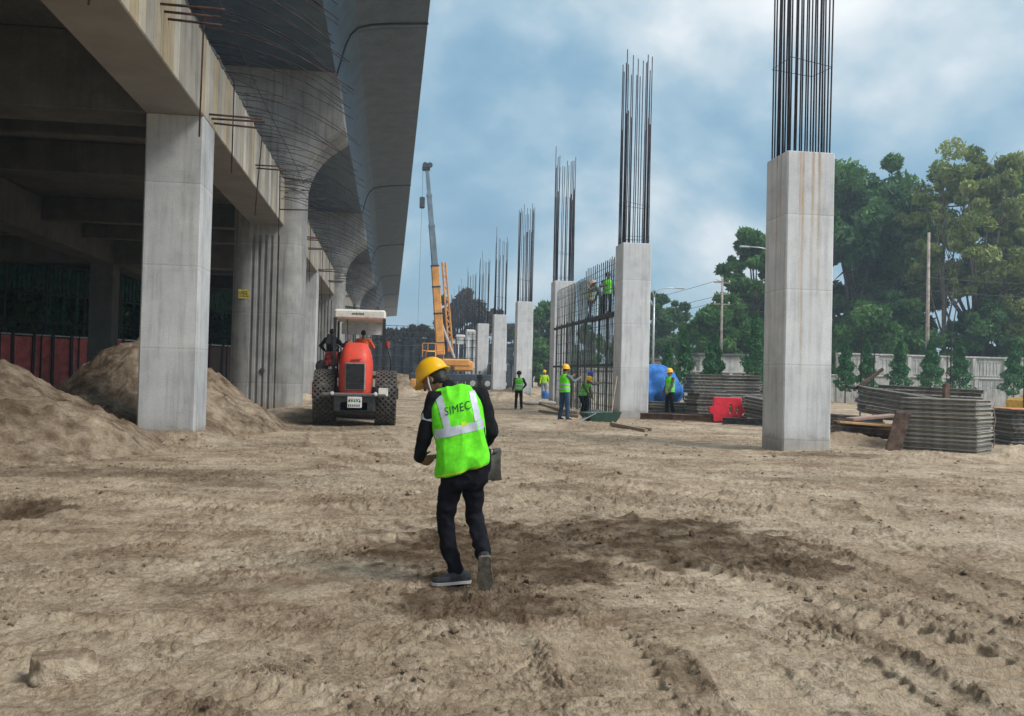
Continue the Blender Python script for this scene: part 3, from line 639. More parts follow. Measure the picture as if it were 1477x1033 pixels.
def tree(name, x, y, h, cr, label, m, trunk_h=.35, nl=9000, lsize=.30, airy=0.0, group='trees behind the boundary wall', lobes=9, z0=0, seed=None, lean=0, trunkr=None, flat=1.0):
    rs = np.random.default_rng(seed if seed is not None else int(abs(x*13+y*7)))
    root = empty(name, (x, y, z0), label, 'tree', group)
    tr = MB(); th = h*trunk_h; r0 = trunkr or h*.020; top = Vector((lean*h, 0, h*.78))
    path = [Vector((lean*h*t*t+.02*h*math.sin(t*5+x)*t, .015*h*math.sin(t*4+y)*t, h*.80*t)) for t in np.linspace(0, 1, 7)]
    path[0].z = -.4
    tr.tube(path, [r0*(1.25-t*1.05) for t in np.linspace(0, 1, 7)], 8)
    cs = []
    for q in range(lobes):
        t = .45+.5*q/max(1, lobes-1) if lobes > 1 else .7
        an = q*2.4+rs.uniform(-.4, .4); zc = h*(trunk_h+(1-trunk_h)*(.12+.80*q/max(1, lobes-1)))
        rad = cr*(.70*math.sin(math.pi*min(.93, max(.12, (zc/h-trunk_h)/(1-trunk_h)*.85+.12))))
        c = Vector((path[-1].x*(zc/h)+rad*math.cos(an), rad*math.sin(an), min(zc, h*.94))); cs.append(c)
        st = path[max(1, min(5, int((zc/h)*6*.62)))]
        mid = st.lerp(c, .5)+Vector((0, 0, -.03*h)); tr.tube([st, mid, c], [r0*.5, r0*.33, r0*.10], 6)
        for _ in range(3):
            c2 = c+Vector(rs.normal(size=3))*cr*.26; tr.tube([mid.lerp(c, .6), c2], [r0*.2, r0*.05], 5)
    tr.build('trunk', M_BARK, root, sm=True)
    P = []; T = []
    per = int(nl*2.3)//(len(cs)*10)
    for c in cs:
        lr = cr*rs.uniform(.34, .52)
        for s_ in range(10):
            d = rs.normal(size=3); d /= np.linalg.norm(d); cc = np.array(c)+d*lr*rs.uniform(.35, 1.05)*np.array([1, 1, .8*flat])
            rr = lr*rs.uniform(.24, .56)*(1-.3*airy)
            p = rs.normal(size=(per, 3)); p /= np.linalg.norm(p, axis=1)[:, None]; p = cc+p*rr*(rs.uniform(.25, 1, (per, 1))**.6)*np.array([1, 1, .75])
            P.append(p); T.append(np.full(per, rs.uniform(-.25, .5))+.4*rs.uniform(0, 1, per))
    P = np.concatenate(P); T = np.concatenate(T)
    V, Fc, T = leaves(P, lsize*.92, T)
    me = qmesh('crown', V, Fc, False); fattr(me, 'tint', T, 'FACE'); link('crown', me, m, root)
    return root
def cone_tree(x, y, h, w_, label, zb=.9, group='conical trees before the boundary wall', nl=2600):
    root = empty('mast_tree', (x, y, 0), label, 'tree', group)
    MB().tube([(0, 0, -.3), (0.03, 0, h*.5), (0, .02, h*.93)], [.055, .045, .015], 6).build('trunk', M_BARK, root, sm=True)
    t = rng.uniform(0, 1, nl)**.75; an = rng.uniform(0, 2*np.pi, nl); tier = .82+.25*np.sin(t*26+rng.uniform(0, 6)+an)
    r = w_*.5*(np.clip(1-t, 0, 1)**.72)*np.minimum(1, .45+t*5)*tier*np.sqrt(rng.uniform(.25, 1, nl))*(1+.15*np.sin(an*3+x))
    P = np.stack([r*np.cos(an), r*np.sin(an), zb+(h-zb)*t-.12*r/w_], -1)
    V, Fc, T = leaves(P, .13, rng.uniform(-.2, 1, nl)); me = qmesh('crown', V, Fc, False); fattr(me, 'tint', T, 'FACE'); link('crown', me, L_CONE, root)
# big trees at the right, seen over the wall
tree('broadleaf_tree', 50.0, 92, 25.5, 8.2, 'tall dense dark green tree directly right of the nearest column', L_DARK, .18, 26000, .42, lobes=15)
tree('broadleaf_tree', 57.0, 96, 22.0, 6.5, 'dark green tree between the tall dense tree and the airy grey-green one', L_DARK, .15, 18000, .42, lobes=12)
tree('broadleaf_tree', 56.5, 80, 24.6, 6.8, 'tall airy grey-green tree with bare limbs showing against the sky', L_OLIVE, .36, 15000, .27, airy=.8, lobes=15, trunkr=.42)
tree('broadleaf_tree', 52.0, 78, 21.8, 2.9, 'slim olive tree left of the tall airy one', L_OLIVE, .45, 4200, .26, airy=.8, lobes=7, trunkr=.22)
tree('broadleaf_tree', 66.0, 86, 24.5, 6.4, 'tall green tree cut by the right edge of the picture', L_MID, .2, 18000, .38, lobes=13)
tree('broadleaf_tree', 72.0, 92, 26, 7.0, 'green tree partly beyond the right edge of the picture', L_MID, .2, 12000, .42, lobes=12)
tree('broadleaf_tree', 63, 79, 12.5, 5.2, 'low yellowish green tree below the airy tree, behind the pole', L_OLIVE, .15, 12000, .30, lobes=11)
tree('broadleaf_tree', 47.5, 81, 9.6, 5.6, 'low bright green spreading tree above the wall beside the nearest column', L_MID, .12, 13000, .28, lobes=11, flat=.7)
tree('broadleaf_tree', 56.0, 78, 8.8, 4.2, 'low dark bush-like tree behind the bare pole', L_DARK, .12, 10000, .28, lobes=9)
tree('broadleaf_tree', 69.0, 79, 9.6, 5.0, 'low green tree at the right end of the wall', L_MID, .12, 11000, .28, lobes=10)
tree('broadleaf_tree', 36.5, 86, 16.4, 3.9, 'green tree left of the nearest column with an uneven open crown', L_MID, .22, 14000, .30, lobes=13)
tree('broadleaf_tree', 40.0, 90, 11.0, 5.0, 'dense green tree partly behind the nearest column', L_DARK, .15, 12000, .34, lobes=11)
tree('broadleaf_tree', 32.0, 84, 9.2, 3.6, 'rounded green tree behind the concrete utility pole', L_MID, .18, 10000, .30, lobes=9)
tree('broadleaf_tree', 33.5, 112, 12.4, 3.6, 'far dark tree just right of the second column', L_DARK, .2, 7000, .36, lobes=9, group='far trees')
tree('broadleaf_tree', 37.5, 116, 11.2, 3.4, 'far dark tree right of the street lamp post', L_DARK, .2, 7000, .36, lobes=9, group='far trees')
tree('broadleaf_tree', 42.5, 118, 9.5, 4.2, 'far low dark tree under the overhead wires', L_DARK, .2, 7000, .36, lobes=9, group='far trees')
tree('broadleaf_tree', 20.0, 118, 11.4, 3.6, 'far dark tree between the third and fourth columns', L_DARK, .2, 7000, .36, lobes=9, group='far trees')
tree('broadleaf_tree', 17.6, 110, 5.6, 2.6, 'far low green tree between the third and fourth columns', L_MID, .1, 4000, .3, lobes=7, group='far trees')
tree('broadleaf_tree', 23.5, 104, 7.0, 3.0, 'far green tree seen through the rebar cage', L_MID, .15, 6000, .33, lobes=8, group='far trees')
tree('broadleaf_tree', 29.5, 108, 7.5, 3.4, 'far green tree hidden behind the second column', L_MID, .15, 6000, .33, lobes=8, group='far trees')
L_BROWN = leafmat('dry_leaves', (0.030, 0.034, 0.026), (0.085, 0.065, 0.045))
tree('broadleaf_tree', 11.5, 150, 14.5, 5.5, 'far dusky brown-green tree right of the crane boom', L_BROWN, .15, 10000, .42, lobes=11, group='far trees')
tree('broadleaf_tree', 17.0, 152, 12.5, 4.6, 'far dusky tree behind the farther columns', L_BROWN, .15, 8000, .42, lobes=9, group='far trees')
tree('broadleaf_tree', 4.0, 155, 9.3, 4.5, 'far low tree left of the crane boom over the scaffold', L_BROWN, .1, 7000, .42, lobes=9, group='far trees')
tree('broadleaf_tree', -2.0, 158, 8.6, 4.5, 'far low tree under the end of the guideway', L_BROWN, .1, 7000, .42, lobes=9, group='far trees')
for q, (x, y, h, r_) in enumerate(((-30, 50, 10.5, 6), (-29, 64, 12, 7.5), (-24, 76, 11, 7), (-21.5, 88, 10, 6), (-19.5, 98, 10, 6), (-17, 118, 10, 6.5), (-12, 140, 10, 6.5), (-37, 46, 13, 8), (-34, 36, 12, 7), (-42, 32, 14, 8), (-8, 165, 10, 7))):
    tree('broadleaf_tree', x, y, h, r_, ['nearest', 'second', 'third', 'fourth', 'fifth', 'sixth', 'seventh', 'eighth', 'ninth', 'tenth', 'eleventh'][q]+' dark tree standing beyond the hoarding under the concourse', L_DARK, .12, 7000, .45, lobes=10, group='trees beyond the hoarding')
for q, (x, y) in enumerate(((-27.0, 44.5), (-24.5, 49.5), (-21.5, 54.5), (-19.0, 59.5), (-16.5, 65), (-13.5, 71))):
    tree('leafy_bush', x, y, 5.6, 3.4, ['nearest', 'second', 'third', 'fourth', 'fifth', 'sixth'][q]+' dark leafy bush close behind the red hoarding', L_DARK, .04, 6000, .34, lobes=8, group='bushes behind the hoarding', seed=q+90)
for q, (x, h, w_) in enumerate(((33.2, 4.6, 2.1), (35.1, 4.7, 2.0), (37.3, 4.7, 2.3), (39.9, 4.9, 2.6), (42.6, 4.9, 2.5), (46.6, 4.7, 2.6), (49.6, 4.9, 2.7), (30.9, 4.8, 2.2))):
    if q == 7: x = 53.6
    cone_tree(x, 61.5+.4*math.sin(q*2), h, w_, ['first', 'second', 'third', 'fourth', 'fifth', 'sixth', 'seventh', 'eighth'][q]+' small conical tree right of the nearest column, counted from it')
for q, (x, y, h, w_) in enumerate(((16.9, 58, 4.0, 1.9), (19.2, 60, 3.9, 1.8), (20.7, 61, 5.0, 2.4), (23.4, 62, 4.8, 2.2), (25.6, 60, 6.4, 2.9), (27.3, 61, 7.0, 3.0), (28.9, 60, 6.6, 2.8), (30.4, 62, 5.6, 2.6), (22.2, 60, 4.0, 2.0))):
    cone_tree(x, y, h, w_, ['first', 'second', 'third', 'fourth', 'fifth', 'sixth', 'seventh', 'eighth', 'ninth'][q]+' conical dark green tree between the second column and the nearest one', .55, 'conical trees left of the nearest column')

# ------------------------------------------------------------------ boundary walls
M_WALL = concrete('stained_whitewash', (0.38, 0.38, 0.35), (0.60, 0.60, 0.575), lines=None, streak=.9)
bw = empty('boundary_wall', (14, 66, 0), 'low stained whitewashed boundary wall with coping behind the conical trees', 'wall')
MB().cbox((24.0, 0, 1.0), (48, .25, 2.1), .01).build('wall_face', M_WALL, bw)
MB().cbox((24.0, -.02, 2.11), (48, .42, .10), .02).build('coping', M_WALL, bw)
for i in range(17): MB().cbox((.3+i*2.95, -.16, 1.03), (.32, .10, 2.05), .02).build('pier', M_WALL, bw)
M_GRAF = pm('faded_paint_writing', (0.16, 0.20, 0.26), .9)
mm = MB()
for q in range(16):
    x = 31.3+q*.34; s_ = random.uniform(.25, .42)
    mm.box((x, -.129, 1.45+random.uniform(-.05, .05)), (.05, .004, s_*2)); mm.box((x+.12, -.129, 1.5+random.uniform(-.25, .3)), (.2, .004, .05), Matrix.Rotation(random.uniform(-.8, .8), 3, 'Y'))
mm.build('wall_writing', M_GRAF, bw)
rw = empty('road_parapet', (37.5, 71, 0), 'higher white parapet wall with moulded panels behind the boundary wall', 'wall')
MB().cbox((22, 0, 1.9), (44, .3, 4.1), .02).build('wall_face', M_WALL, rw)
MB().cbox((22, -.05, 3.98), (44, .55, .14), .02).build('coping', M_WALL, rw)
for i in range(15): MB().cbox((.5+i*3.0, -.25, 1.9), (.35, .2, 3.9), .03).build('pier', M_WALL, rw)
for i in range(14):
    m_ = MB()
    for z in (2.4, 3.6): m_.cbox((2.0+i*3.0, -.17, z), (2.0, .05, .09), .01)
    for q in range(6): m_.cbox((1.2+i*3.0+q*.32, -.17, 3.0), (.10, .05, 1.1), .01)
    m_.build('panel_moulding', M_WALL, rw)
# white building fragments in the gaps of the trees
def house(x, y, sx, sy, h, label):
    r_ = empty('house', (x, y, 0), label, 'house', 'small white buildings behind the trees')
    MB().cbox((0, 0, h/2), (sx, sy, h), .02).build('wall', M_WALL, r_)
    MB().cbox((0, 0, h+.1), (sx+.5, sy+.5, .2), .02).build('roof', M_SLAB, r_)
    n = max(1, int(sx/2.2))
    for i in range(n):
        for z in ([1.5] if h < 4.5 else [1.5, 4.4]):
            xx = -sx/2+sx*(i+.5)/n
            f_ = MB(); f_.box((xx, -sy/2-.02, z), (1.05, .06, 1.15)); fo = f_.build('window', M_WHITE, r_)
            MB().box((xx, -sy/2-.055, z), (.9, .02, 1.0)).build('pane', M_BLACK, fo)
house(55.5, 100, 10, 6, 7.2, 'white two storey building showing between the trunks at the right')
house(23, 74, 5, 4, 3.0, 'small white building behind the conical trees right of the second column')
house(28.5, 76, 4, 4, 3.6, 'small white building behind the conical trees, beside the utility pole')
house(10.5, 128, 8, 5, 3.2, 'pale low building far between the fourth and third columns')

# ------------------------------------------------------------------ poles, lamps, wires
M_GALV = pm('galvanised_steel', (0.50, 0.53, 0.55), .45, .5, .1, 5)
M_POLE = pm('weathered_pole', (0.34, 0.30, 0.26), .9, 0, .2, 3)
def street_lamp(x, y, h, arm, label, yaw=0, dbl=False):
    r_ = empty('street_lamp', (x, y, 0), label, 'street lamp', 'street lamps', yaw)
    MB().tube([(0, 0, 0), (0, 0, h*.5), (0, 0, h-.6)], [.10, .08, .06], 10).build('pole', M_GALV, r_, sm=True)
    for s_ in ((1, -1) if dbl else (1,)):
        ln = arm if s_ > 0 else arm*.25
        MB().tube([(0, 0, h-.65), (.12*s_, 0, h-.2), (.4*s_, 0, h+.02), (ln*s_*.6, 0, h+.1), (ln*s_, 0, h+.12)], .035, 8).build('arm', M_GALV, r_, sm=True)
        if s_ > 0: MB().cbox((ln+.28, 0, h+.11), (.62, .22, .09), .03).build('lamp_head', M_GALV, r_)
street_lamp(18.1, 60, 7.75, 1.6, 'street lamp with a long arm right of the second column', dbl=True)
street_lamp(22.4, 50, 9.3, 1.6, 'street lamp whose arm reaches left out from behind the nearest column', math.pi)
def flood(x, y, h, label):
    r_ = empty('floodlight_post', (x, y, 0), label, 'floodlight', 'site floodlights')
    MB().tube([(0, 0, 0), (0, 0, h)], .06, 8).build('pole', M_GALV, r_, sm=True)
    MB().cbox((.15, -.1, h+.12), (.9, .35, .3), .06).build('lamp_head', M_WHITE, r_)
flood(6.75, 90, 5.2, 'left one of two white floodlights on thin posts beside the crane'); flood(8.2, 95, 6.0, 'right one of two white floodlights on thin posts beside the crane')
def upole(x, y, h, label, arms=True, r=.15):
    r_ = empty('utility_pole', (x, y, 0), label, 'utility pole', 'utility poles')
    MB().tube([(0, 0, -.3), (0, 0, h)], [r, r*.6], 8).build('pole', M_POLE, r_, sm=True)
    if arms:
        for z in (h-.5, h-1.5, h-2.4):
            MB().box((0, 0, z), (1.5, .1, .1)).build('cross_arm', M_POLE, r_)
            for s_ in (-.65, .65): MB().lathe([(0, 0), (.05, 0), (.07, .08), (.03, .16), (0, .18)], (s_, 0, z+.05), n=8).build('insulator', M_WHITE, r_)
upole(28.8, 75, 10.6, 'concrete utility pole with cross arms carrying the wires'); upole(40.0, 62, 13.0, 'tall bare brown pole in front of the airy tree', False, .17)
upole(76, 58, 12.5, 'utility pole carrying the wires beyond the right edge')
M_WIRE = pm('black_cable', (0.03, 0.03, 0.035), .6)
def wire(a, b_, sag, label, r=.018):
    a, b_ = Vector(a), Vector(b_); o = MB().tube([a.lerp(b_, t/14)-Vector((0, 0, sag*4*(t/14)*(1-t/14))) for t in range(15)], r, 5).build('power_line', M_WIRE)
    tag(o, label, 'cable', 'overhead power lines')
for q, (dz, dx) in enumerate(((0, -.65), (-1.0, .65), (-1.9, -.65), (-2.6, .3))):
    wire((28.8+dx, 75, 10.2+dz), (12, 128, 8.6+dz*.8), 1.0, ['topmost', 'second', 'third', 'lowest'][q]+' overhead wire running left from the concrete utility pole')
    wire((28.8+dx, 75, 10.2+dz), (40.0, 62, 9.6+dz*.8), .5, ['topmost', 'second', 'third', 'lowest'][q]+' overhead wire running right from the concrete utility pole')
    if q < 2: wire((40.0, 62, 9.6+dz), (76, 58, 11+dz), .9, ['upper', 'lower'][q]+' overhead wire running from the brown pole to the right edge')

# ------------------------------------------------------------------ hoarding and net beneath the concourse
M_RED = pm('faded_red_sheet', (0.88, 0.20, 0.18), .7, 0, .15, 2.5)
M_NET = pm('green_net', (0.012, 0.085, 0.055), .9, 0, .4, 3)
hd0 = Vector((-20.5, 42.0, 0)); hd1 = Vector((-10.5, 58, 0)); dv = (hd1-hd0); Lh = dv.length; ang = math.atan2(dv.y, dv.x)
hr = empty('red_hoarding', hd0, 'faded red sheet hoarding with dark posts behind the sand heap', 'hoarding', None, ang)
i = 0; x = 0
while x < Lh+14:
    MB().cbox((x+.55, 0, 1.45+.04*math.sin(i*3)), (1.06, .03, 2.8), .005).build('sheet_panel', M_RED if x < Lh-3 or i % 3 == 0 else pm('brown_sheet', (.12, .075, .06), .8), hr)
    MB().box((x, -.08, 1.5), (.13, .10, 3.05), Matrix.Rotation(random.uniform(-.025, .025), 3, 'Y')).build('post', M_BLACK, hr)
    if i % 2: MB().box((x+.45, -.06, 1.5), (.06, .06, 2.95)).build('post', M_BLACK, hr)
    x += 1.1; i += 1
MB().cbox(((Lh+14)/2, -.02, 2.93), (Lh+14, .12, .07), .01).build('top_rail', M_GALV, hr)
net = empty('green_safety_net', hd0+Vector((-.8, .6, 0)), 'dark green safety net on a scaffold frame above the red hoarding', 'safety net', None, ang)
x = 0; i = 0
while x < Lh+16:
    MB().tube([(x, 0, 0), (x, 0, 6.9)], .06, 6).build('frame_post', M_BLACK, net)
    nm_ = MB()
    for q in range(8):   # net strips with open slots
        xx = x+.12+q*.27; zt = 6.55+.12*math.sin(xx*1.9); zb_ = 5.2 if (i % 2 == 0 or q % 3) else 3.0
        if (i*8+q) % 5 == 3: zb_ = 4.6
        nm_.rings([[(xx+.02*math.sin(z*3), .02*math.sin(z*5+q), z), (xx+.20+.02*math.sin(z*3+1), .03*math.sin(z*4+q), z)] for z in np.linspace(zb_, zt, 6)], caps=False)
    nm_.build('net_sheet', M_NET, net)
    x += 2.3; i += 1
for z in (3.6, 5.1, 6.6): MB().tube([(0, -.05, z), (x, -.05, z)], .05, 6).build('frame_rail', M_BLACK, net)

# ------------------------------------------------------------------ scaffold wall at the end of the site
M_SLATE = pm('dark_slate_panel', (0.055, 0.075, 0.095), .7, 0, .35, .6)
sc = empty('scaffold_wall', (-8, 100, 0), 'long dark scaffolded formwork wall closing the far end of the site', 'scaffold')
for i in range(26):
    x = i*.95
    MB().box((x, 0, 2.75), (.12, .12, 5.5+.25*math.sin(i*2.3))).build('standard', M_DARKST, sc)
    if i < 25:
        MB().box((x+.475, .25, 2.5+.1*math.sin(i*5)), (.8, .08, 4.9)).build('panel', M_SLATE, sc)
for z in (.9, 2.1, 3.3, 4.5, 5.3, 6.0, 6.7): MB().tube([(0, -.1, z), (24, -.1, z)], .045 if z < 5.5 else .03, 6).build('ledger', M_DARKST if z > 5 else M_SLATE, sc)
for i in range(0, 26, 3): MB().tube([(i*.95, 0, 5.3), (i*.95, 0, 6.8)], .03, 6).build('guard_post', M_DARKST, sc)
heap('earth_bank', 0.5, 97, 7.5, 3.5, 1.5, 'low bank of pale earth before the dark far scaffold wall', 77, res=90, group='earth banks')
heap('earth_bank', 0.6, 62, 1.9, 2.6, 1.0, 'pale pointed earth heap right of the roller', 79, res=90, group='earth banks')

# ------------------------------------------------------------------ rebar cage between second and third columns
cg = empty('rebar_cage', (8.45, D0+LB+1.3, 0), 'tall steel rebar wall cage standing between the second and third columns', 'rebar cage')
Lc = LB-1.6; M_CAGE = pm('cage_steel', (0.13, 0.15, 0.145), .8, .2, .3, 3)
for i in range(35):
    y = Lc*i/34; top = 5.9+.3*(i < 16)+random.uniform(-.05, .05)
    for x in (0, .42): MB().tube([(x, y+random.uniform(-.03, .03), 0), (x+random.uniform(-.03, .03), y+random.uniform(-.05, .05), top*.5), (x, y, top+(.15 if x else 0))], .019, 5).build('vertical_bar', M_CAGE, cg)
z = .35; q = 0
while z < 6.2:
    big = q in (7, 14)
    for x in (-.03, .45):
        if z > 4.2: ln = Lc*(.98 if z < 5.9 else .30)
        else: ln = Lc
        MB().tube([(x, -.2, z), (x, ln*.5, z+random.uniform(-.02, .02)), (x, ln, z)], .011, 5).build('horizontal_bar', M_CAGE, cg)
    z += .46; q += 1
for z, r_ in ((3.92, .06), (1.98, .05)):
    MB().box((-.12, Lc/2, z), (.10, Lc, r_*2)).build('waling', M_DARKST, cg)
for q in range(5): MB().cbox((.21, .6+q*1.2, 3.98), (.62, 1.16, .05), .01).build('platform_board', M_DARKST, cg)
for q in range(9):
    y = .8+q*1.35; MB().tube([(-.1, y, 0), (-.1, y, 4.1)], .03, 6).build('soldier_post', M_DARKST, cg)

# ------------------------------------------------------------------ mobile crane
M_CRO = pm('crane_orange', (0.72, 0.34, 0.09), .5, 0, .15, 1.5)
M_CRG = pm('crane_boom_grey', (0.16, 0.22, 0.27), .5, .2, .15, 1.5)
M_CRB = pm('crane_dark_blue', (0.035, 0.05, 0.075), .5, 0, .2, 1.5)
cr = empty('mobile_crane', (5.3, 85, 0), 'mobile crane with raised telescopic boom, orange below and grey above', 'crane')
def boomseg(p0, p1, w0, w1, n_, m, side=1.0):
    p0, p1 = Vector(p0), Vector(p1); d = (p1-p0).normalized(); u = d.cross(Vector((0, 1, 0))).normalized(); v_ = d.cross(u)
    o = MB().rings([[p+u*a*w_+v_*b_*w_ for a, b_ in ((-1, -.8), (-.8, -1), (.8, -1), (1, -.8), (1, .8), (.8, 1), (-.8, 1), (-1, .8))] for p, w_ in ((p0, w0), (p1, w1))]).build(n_, m, cr); return o
B0, B1, B2 = Vector((-.62, 0, 3.3)), Vector((-1.38, 0, 11.8)), Vector((-2.35, 0, 21.0))
boomseg(B0, B1, .41, .36, 'base_boom', M_CRO)
for t in (.12, .45, .75, .985): boomseg(B0.lerp(B1, t), B0.lerp(B1, t+.018), .44-.05*t, .44-.05*t, 'boom_collar', M_DARKST)
boomseg(B1, B1.lerp(B2, .42), .30, .29, 'boom_section', M_CRG); boomseg(B1.lerp(B2, .42), B1.lerp(B2, .74), .245, .235, 'boom_section', M_CRG); boomseg(B1.lerp(B2, .74), B2, .19, .17, 'boom_section', M_CRG)
for t in (.42, .74): boomseg(B1.lerp(B2, t-.02), B1.lerp(B2, t), .34-.15*(t-.3), .34-.15*(t-.3), 'boom_collar', M_CRG)
MB().cbox(B2+Vector((-.1, 0, .1)), (.75, .5, .5), .08).build('boom_head', M_DARKST, cr)
for s_ in (-.2, .25): MB().lathe([(0, -.06), (.26, -.06), (.26, .06), (0, .06)], B2+Vector((s_, -.3, .35)), (0, 1, 0), 14).build('sheave', M_DARKST, cr)
MB().cbox(B1.lerp(B2, .66)+Vector((-.72, 0, -.1)), (.5, .4, 1.1), .08).build('hook_block', M_DARKST, cr)
MB().tube([B2+Vector((-.4, -.2, .2)), B1.lerp(B2, .66)+Vector((-.75, -.1, .4))], .016, 5).build('hoist_rope', M_DARKST, cr)
MB().tube([B1.lerp(B2, .66)+Vector((-.75, -.1, -.6)), (-2.9, -.1, 2.5)], .012, 5).build('hoist_rope', M_DARKST, cr)
lt = MB(); J0, J1 = Vector((.38, .6, 3.6)), Vector((-.50, .6, 12.2))
for a in (-.2, .2):
    for b_ in (-.25, .25): lt.tube([J0+Vector((a, b_, 0)), J1+Vector((a*.8, b_, 0))], .07, 6)
for i in range(16):
    for b_ in (-.25, .25):
        a = J0.lerp(J1, i/16); c = J0.lerp(J1, (i+1)/16); s_ = 1 if i % 2 else -1
        lt.tube([a+Vector((.2*s_, b_, 0)), c+Vector((-.2*s_, b_, 0))], .045, 5)
lt.build('lattice_jib', M_CRO, cr)
MB().tube([(.7, 0, 3.0), (-.75, 0, 6.6)], .14, 10).build('lift_cylinder', M_GALV, cr)
MB().cbox((.1, 0, 2.55), (4.1, 2.4, .7), .12).build('turntable', M_CRO, cr)
MB().cbox((1.5, 0, 2.25), (1.9, 2.2, 1.0), .15).build('counterweight', M_CRO, cr)
cb_ = MB().cbox((-1.6, -.9, 2.9), (1.0, 1.5, 1.4), .15).build('cab', M_CRO, cr)
MB().box((-1.6, -1.67, 3.05), (.75, .03, .9)).build('window', M_BLACK, cb_)
rl = MB()
for x in (-2.4, -1.9, -1.2, -.4):
    rl.tube([(x, -1.2, 2.9), (x, -1.2, 4.3)], .04, 6)
for z in (3.6, 4.3): rl.tube([(-2.4, -1.2, z), (-.4, -1.2, z)], .04, 6)
rl.build('handrail', M_CRO, cr)
MB().cbox((1.2, 0, 1.15), (9.5, 2.5, .7), .1).build('carrier_chassis', M_CRB, cr)
cbb = MB().cbox((5.0, 0, 1.9), (2.0, 2.4, 1.6), .25).build('driver_cab', M_CRB, cr); MB().box((5.0, -1.215, 2.2), (1.3, .03, .7)).build('window', M_GALV, cbb)
for x in (-2.6, -1.2, 2.4, 3.8, 5.4):
    wl = MB().lathe([(0, -.2), (.45, -.2), (.58, -.16), (.62, 0), (.58, .16), (.45, .2), (0, .2)], (x, -1.1, .62), (0, 1, 0), 20).build('wheel', M_RUBBER, cr, sm=True)
    MB().lathe([(0, 0), (.25, 0), (.28, .05), (0, .05)], (x, -1.37, .62), (0, 1, 0), 14).build('rim', M_GALV, wl)
for x in (-3.2, 6.6): MB().cbox((x, -1.9, .5), (.5, .5, .9), .05).build('outrigger', M_CRO, cr)

# ------------------------------------------------------------------ stacked steel forms and site clutter at the right
M_FORM = pm('worn_form_steel', (0.26, 0.25, 0.23), .75, .15, .3, 5, bump=.3, bscale=30, col2=(0.13, 0.13, 0.125))
M_FORMD = pm('dark_form_steel', (0.17, 0.165, 0.16), .7, .1, .3, 5, col2=(0.075, 0.073, 0.07))
M_FORMB = pm('brown_form_steel', (0.20, 0.13, 0.10), .8, .1, .3, 5, col2=(0.09, 0.06, 0.05))
M_RIM = pm('bright_form_edge', (0.60, 0.59, 0.56), .75, .1, .25, 5, col2=(.30, .29, .27))  # lips paler, panel sides darker: shade of the recesses put into the colours
def panel_mesh(L, W, T):
    m_ = MB(); m_.box((0, 0, T-.006), (L-.03, W-.03, .010))
    for s_ in (-1, 1):
        m_.box((0, s_*(W/2-.035), T/2-.006), (L-.07, .008, T-.02)); m_.box((s_*(L/2-.035), 0, T/2-.006), (.008, W-.06, T-.02))
    n = max(2, int(L/.3))
    for i in range(1, n):
        for s_ in (-1, 1): m_.box((-L/2+L*i/n, s_*(W/2-.02), T/2-.004), (.010, .03, T-.03))
    for i in range(n): m_.tube([(-L/2+L*(i+.5)/n, -W/2-.006, T*.42), (-L/2+L*(i+.5)/n, -W/2+.03, T*.42)], .018, 6)
    return m_
def lip_mesh(L, W, T):
    m_ = MB()
    for z, t_ in ((T-.009, .018), (.006, .012)):
        for s_ in (-1, 1):
            m_.box((0, s_*(W/2-.02), z), (L, .04, t_)); m_.box((s_*(L/2-.02), 0, z+.0005), (.04, W-.082, t_))
    return m_
M_RIMD = pm('dark_form_edge', (0.42, 0.415, 0.40), .75, .1, .3, 4, col2=(.17, .165, .16)); M_RIMB = pm('rusty_form_edge', (0.34, 0.24, 0.18), .8, .1, .3, 8, col2=(.16, .09, .06))  # same pale lips over darker sides, painting in the shaded gaps
PMS = {}
def panel(x, y, z, L, W, T, rz, ry, rx, m, label, grp, lip=True):
    key = (L, W, T, m.name)
    if key not in PMS:
        PMS[key] = (panel_mesh(L, W, T).mesh('steel_form_panel'), lip_mesh(L, W, T).mesh('edge_lip')); PMS[key][0].materials.append(m); PMS[key][1].materials.append(M_RIM if m is M_FORM else (M_RIMB if m is M_FORMB else M_RIMD))
    o = bpy.data.objects.new('steel_form_panel', PMS[key][0]); COL.objects.link(o); o.location = (x, y, z); o.rotation_euler = (rx, ry, rz); tag(o, label, 'form panel', grp)
    if lip: e = bpy.data.objects.new('edge_lip', PMS[key][1]); COL.objects.link(e); e.parent = o
ORD = ['lowest', 'second', 'third', 'fourth', 'fifth', 'sixth', 'seventh', 'eighth', 'ninth', 'tenth', 'eleventh', 'twelfth', 'thirteenth', 'fourteenth']
def stack(x, y, z0, n, L, W, T, rz, ry, m, desc, grp, jit=.03, rx=0, mats=None):
    z = z0
    for i in range(n):
        name_ = ('topmost' if i == n-1 else ORD[i])
        panel(x+random.uniform(-jit, jit)*1.3, y+random.uniform(-jit, jit), z, L, W, T, rz+random.uniform(-jit, jit)*.9, ry+random.uniform(-.006, .006), rx, (mats[i % len(mats)] if mats else m), f'{name_} panel {"" if name_ in ("lowest", "topmost") else "from below "}{desc}', grp)
        z += T+random.uniform(.004, .016)
stack(12.83, 19.08, gz(12.3, 18.6)-.04, 12, 1.62, 1.3, .091, -.87, 0, M_FORM, 'of the neat grey stack nearest the viewer', 'neat grey stack of steel forms', .018)
o = MB().tube([(0, 0, .1), (.05, .02, .3), (-.01, -.02, .5), (.05, 0, .75), (.0, .01, 1.0), (.06, 0, 1.22)], .009, 5).build('bent_tie_wire', M_RIM, sm=True); o.location = (13.62, 18.55, 0); tag(o, 'bent tie wire standing at the right corner of the neat grey stack', 'wire')
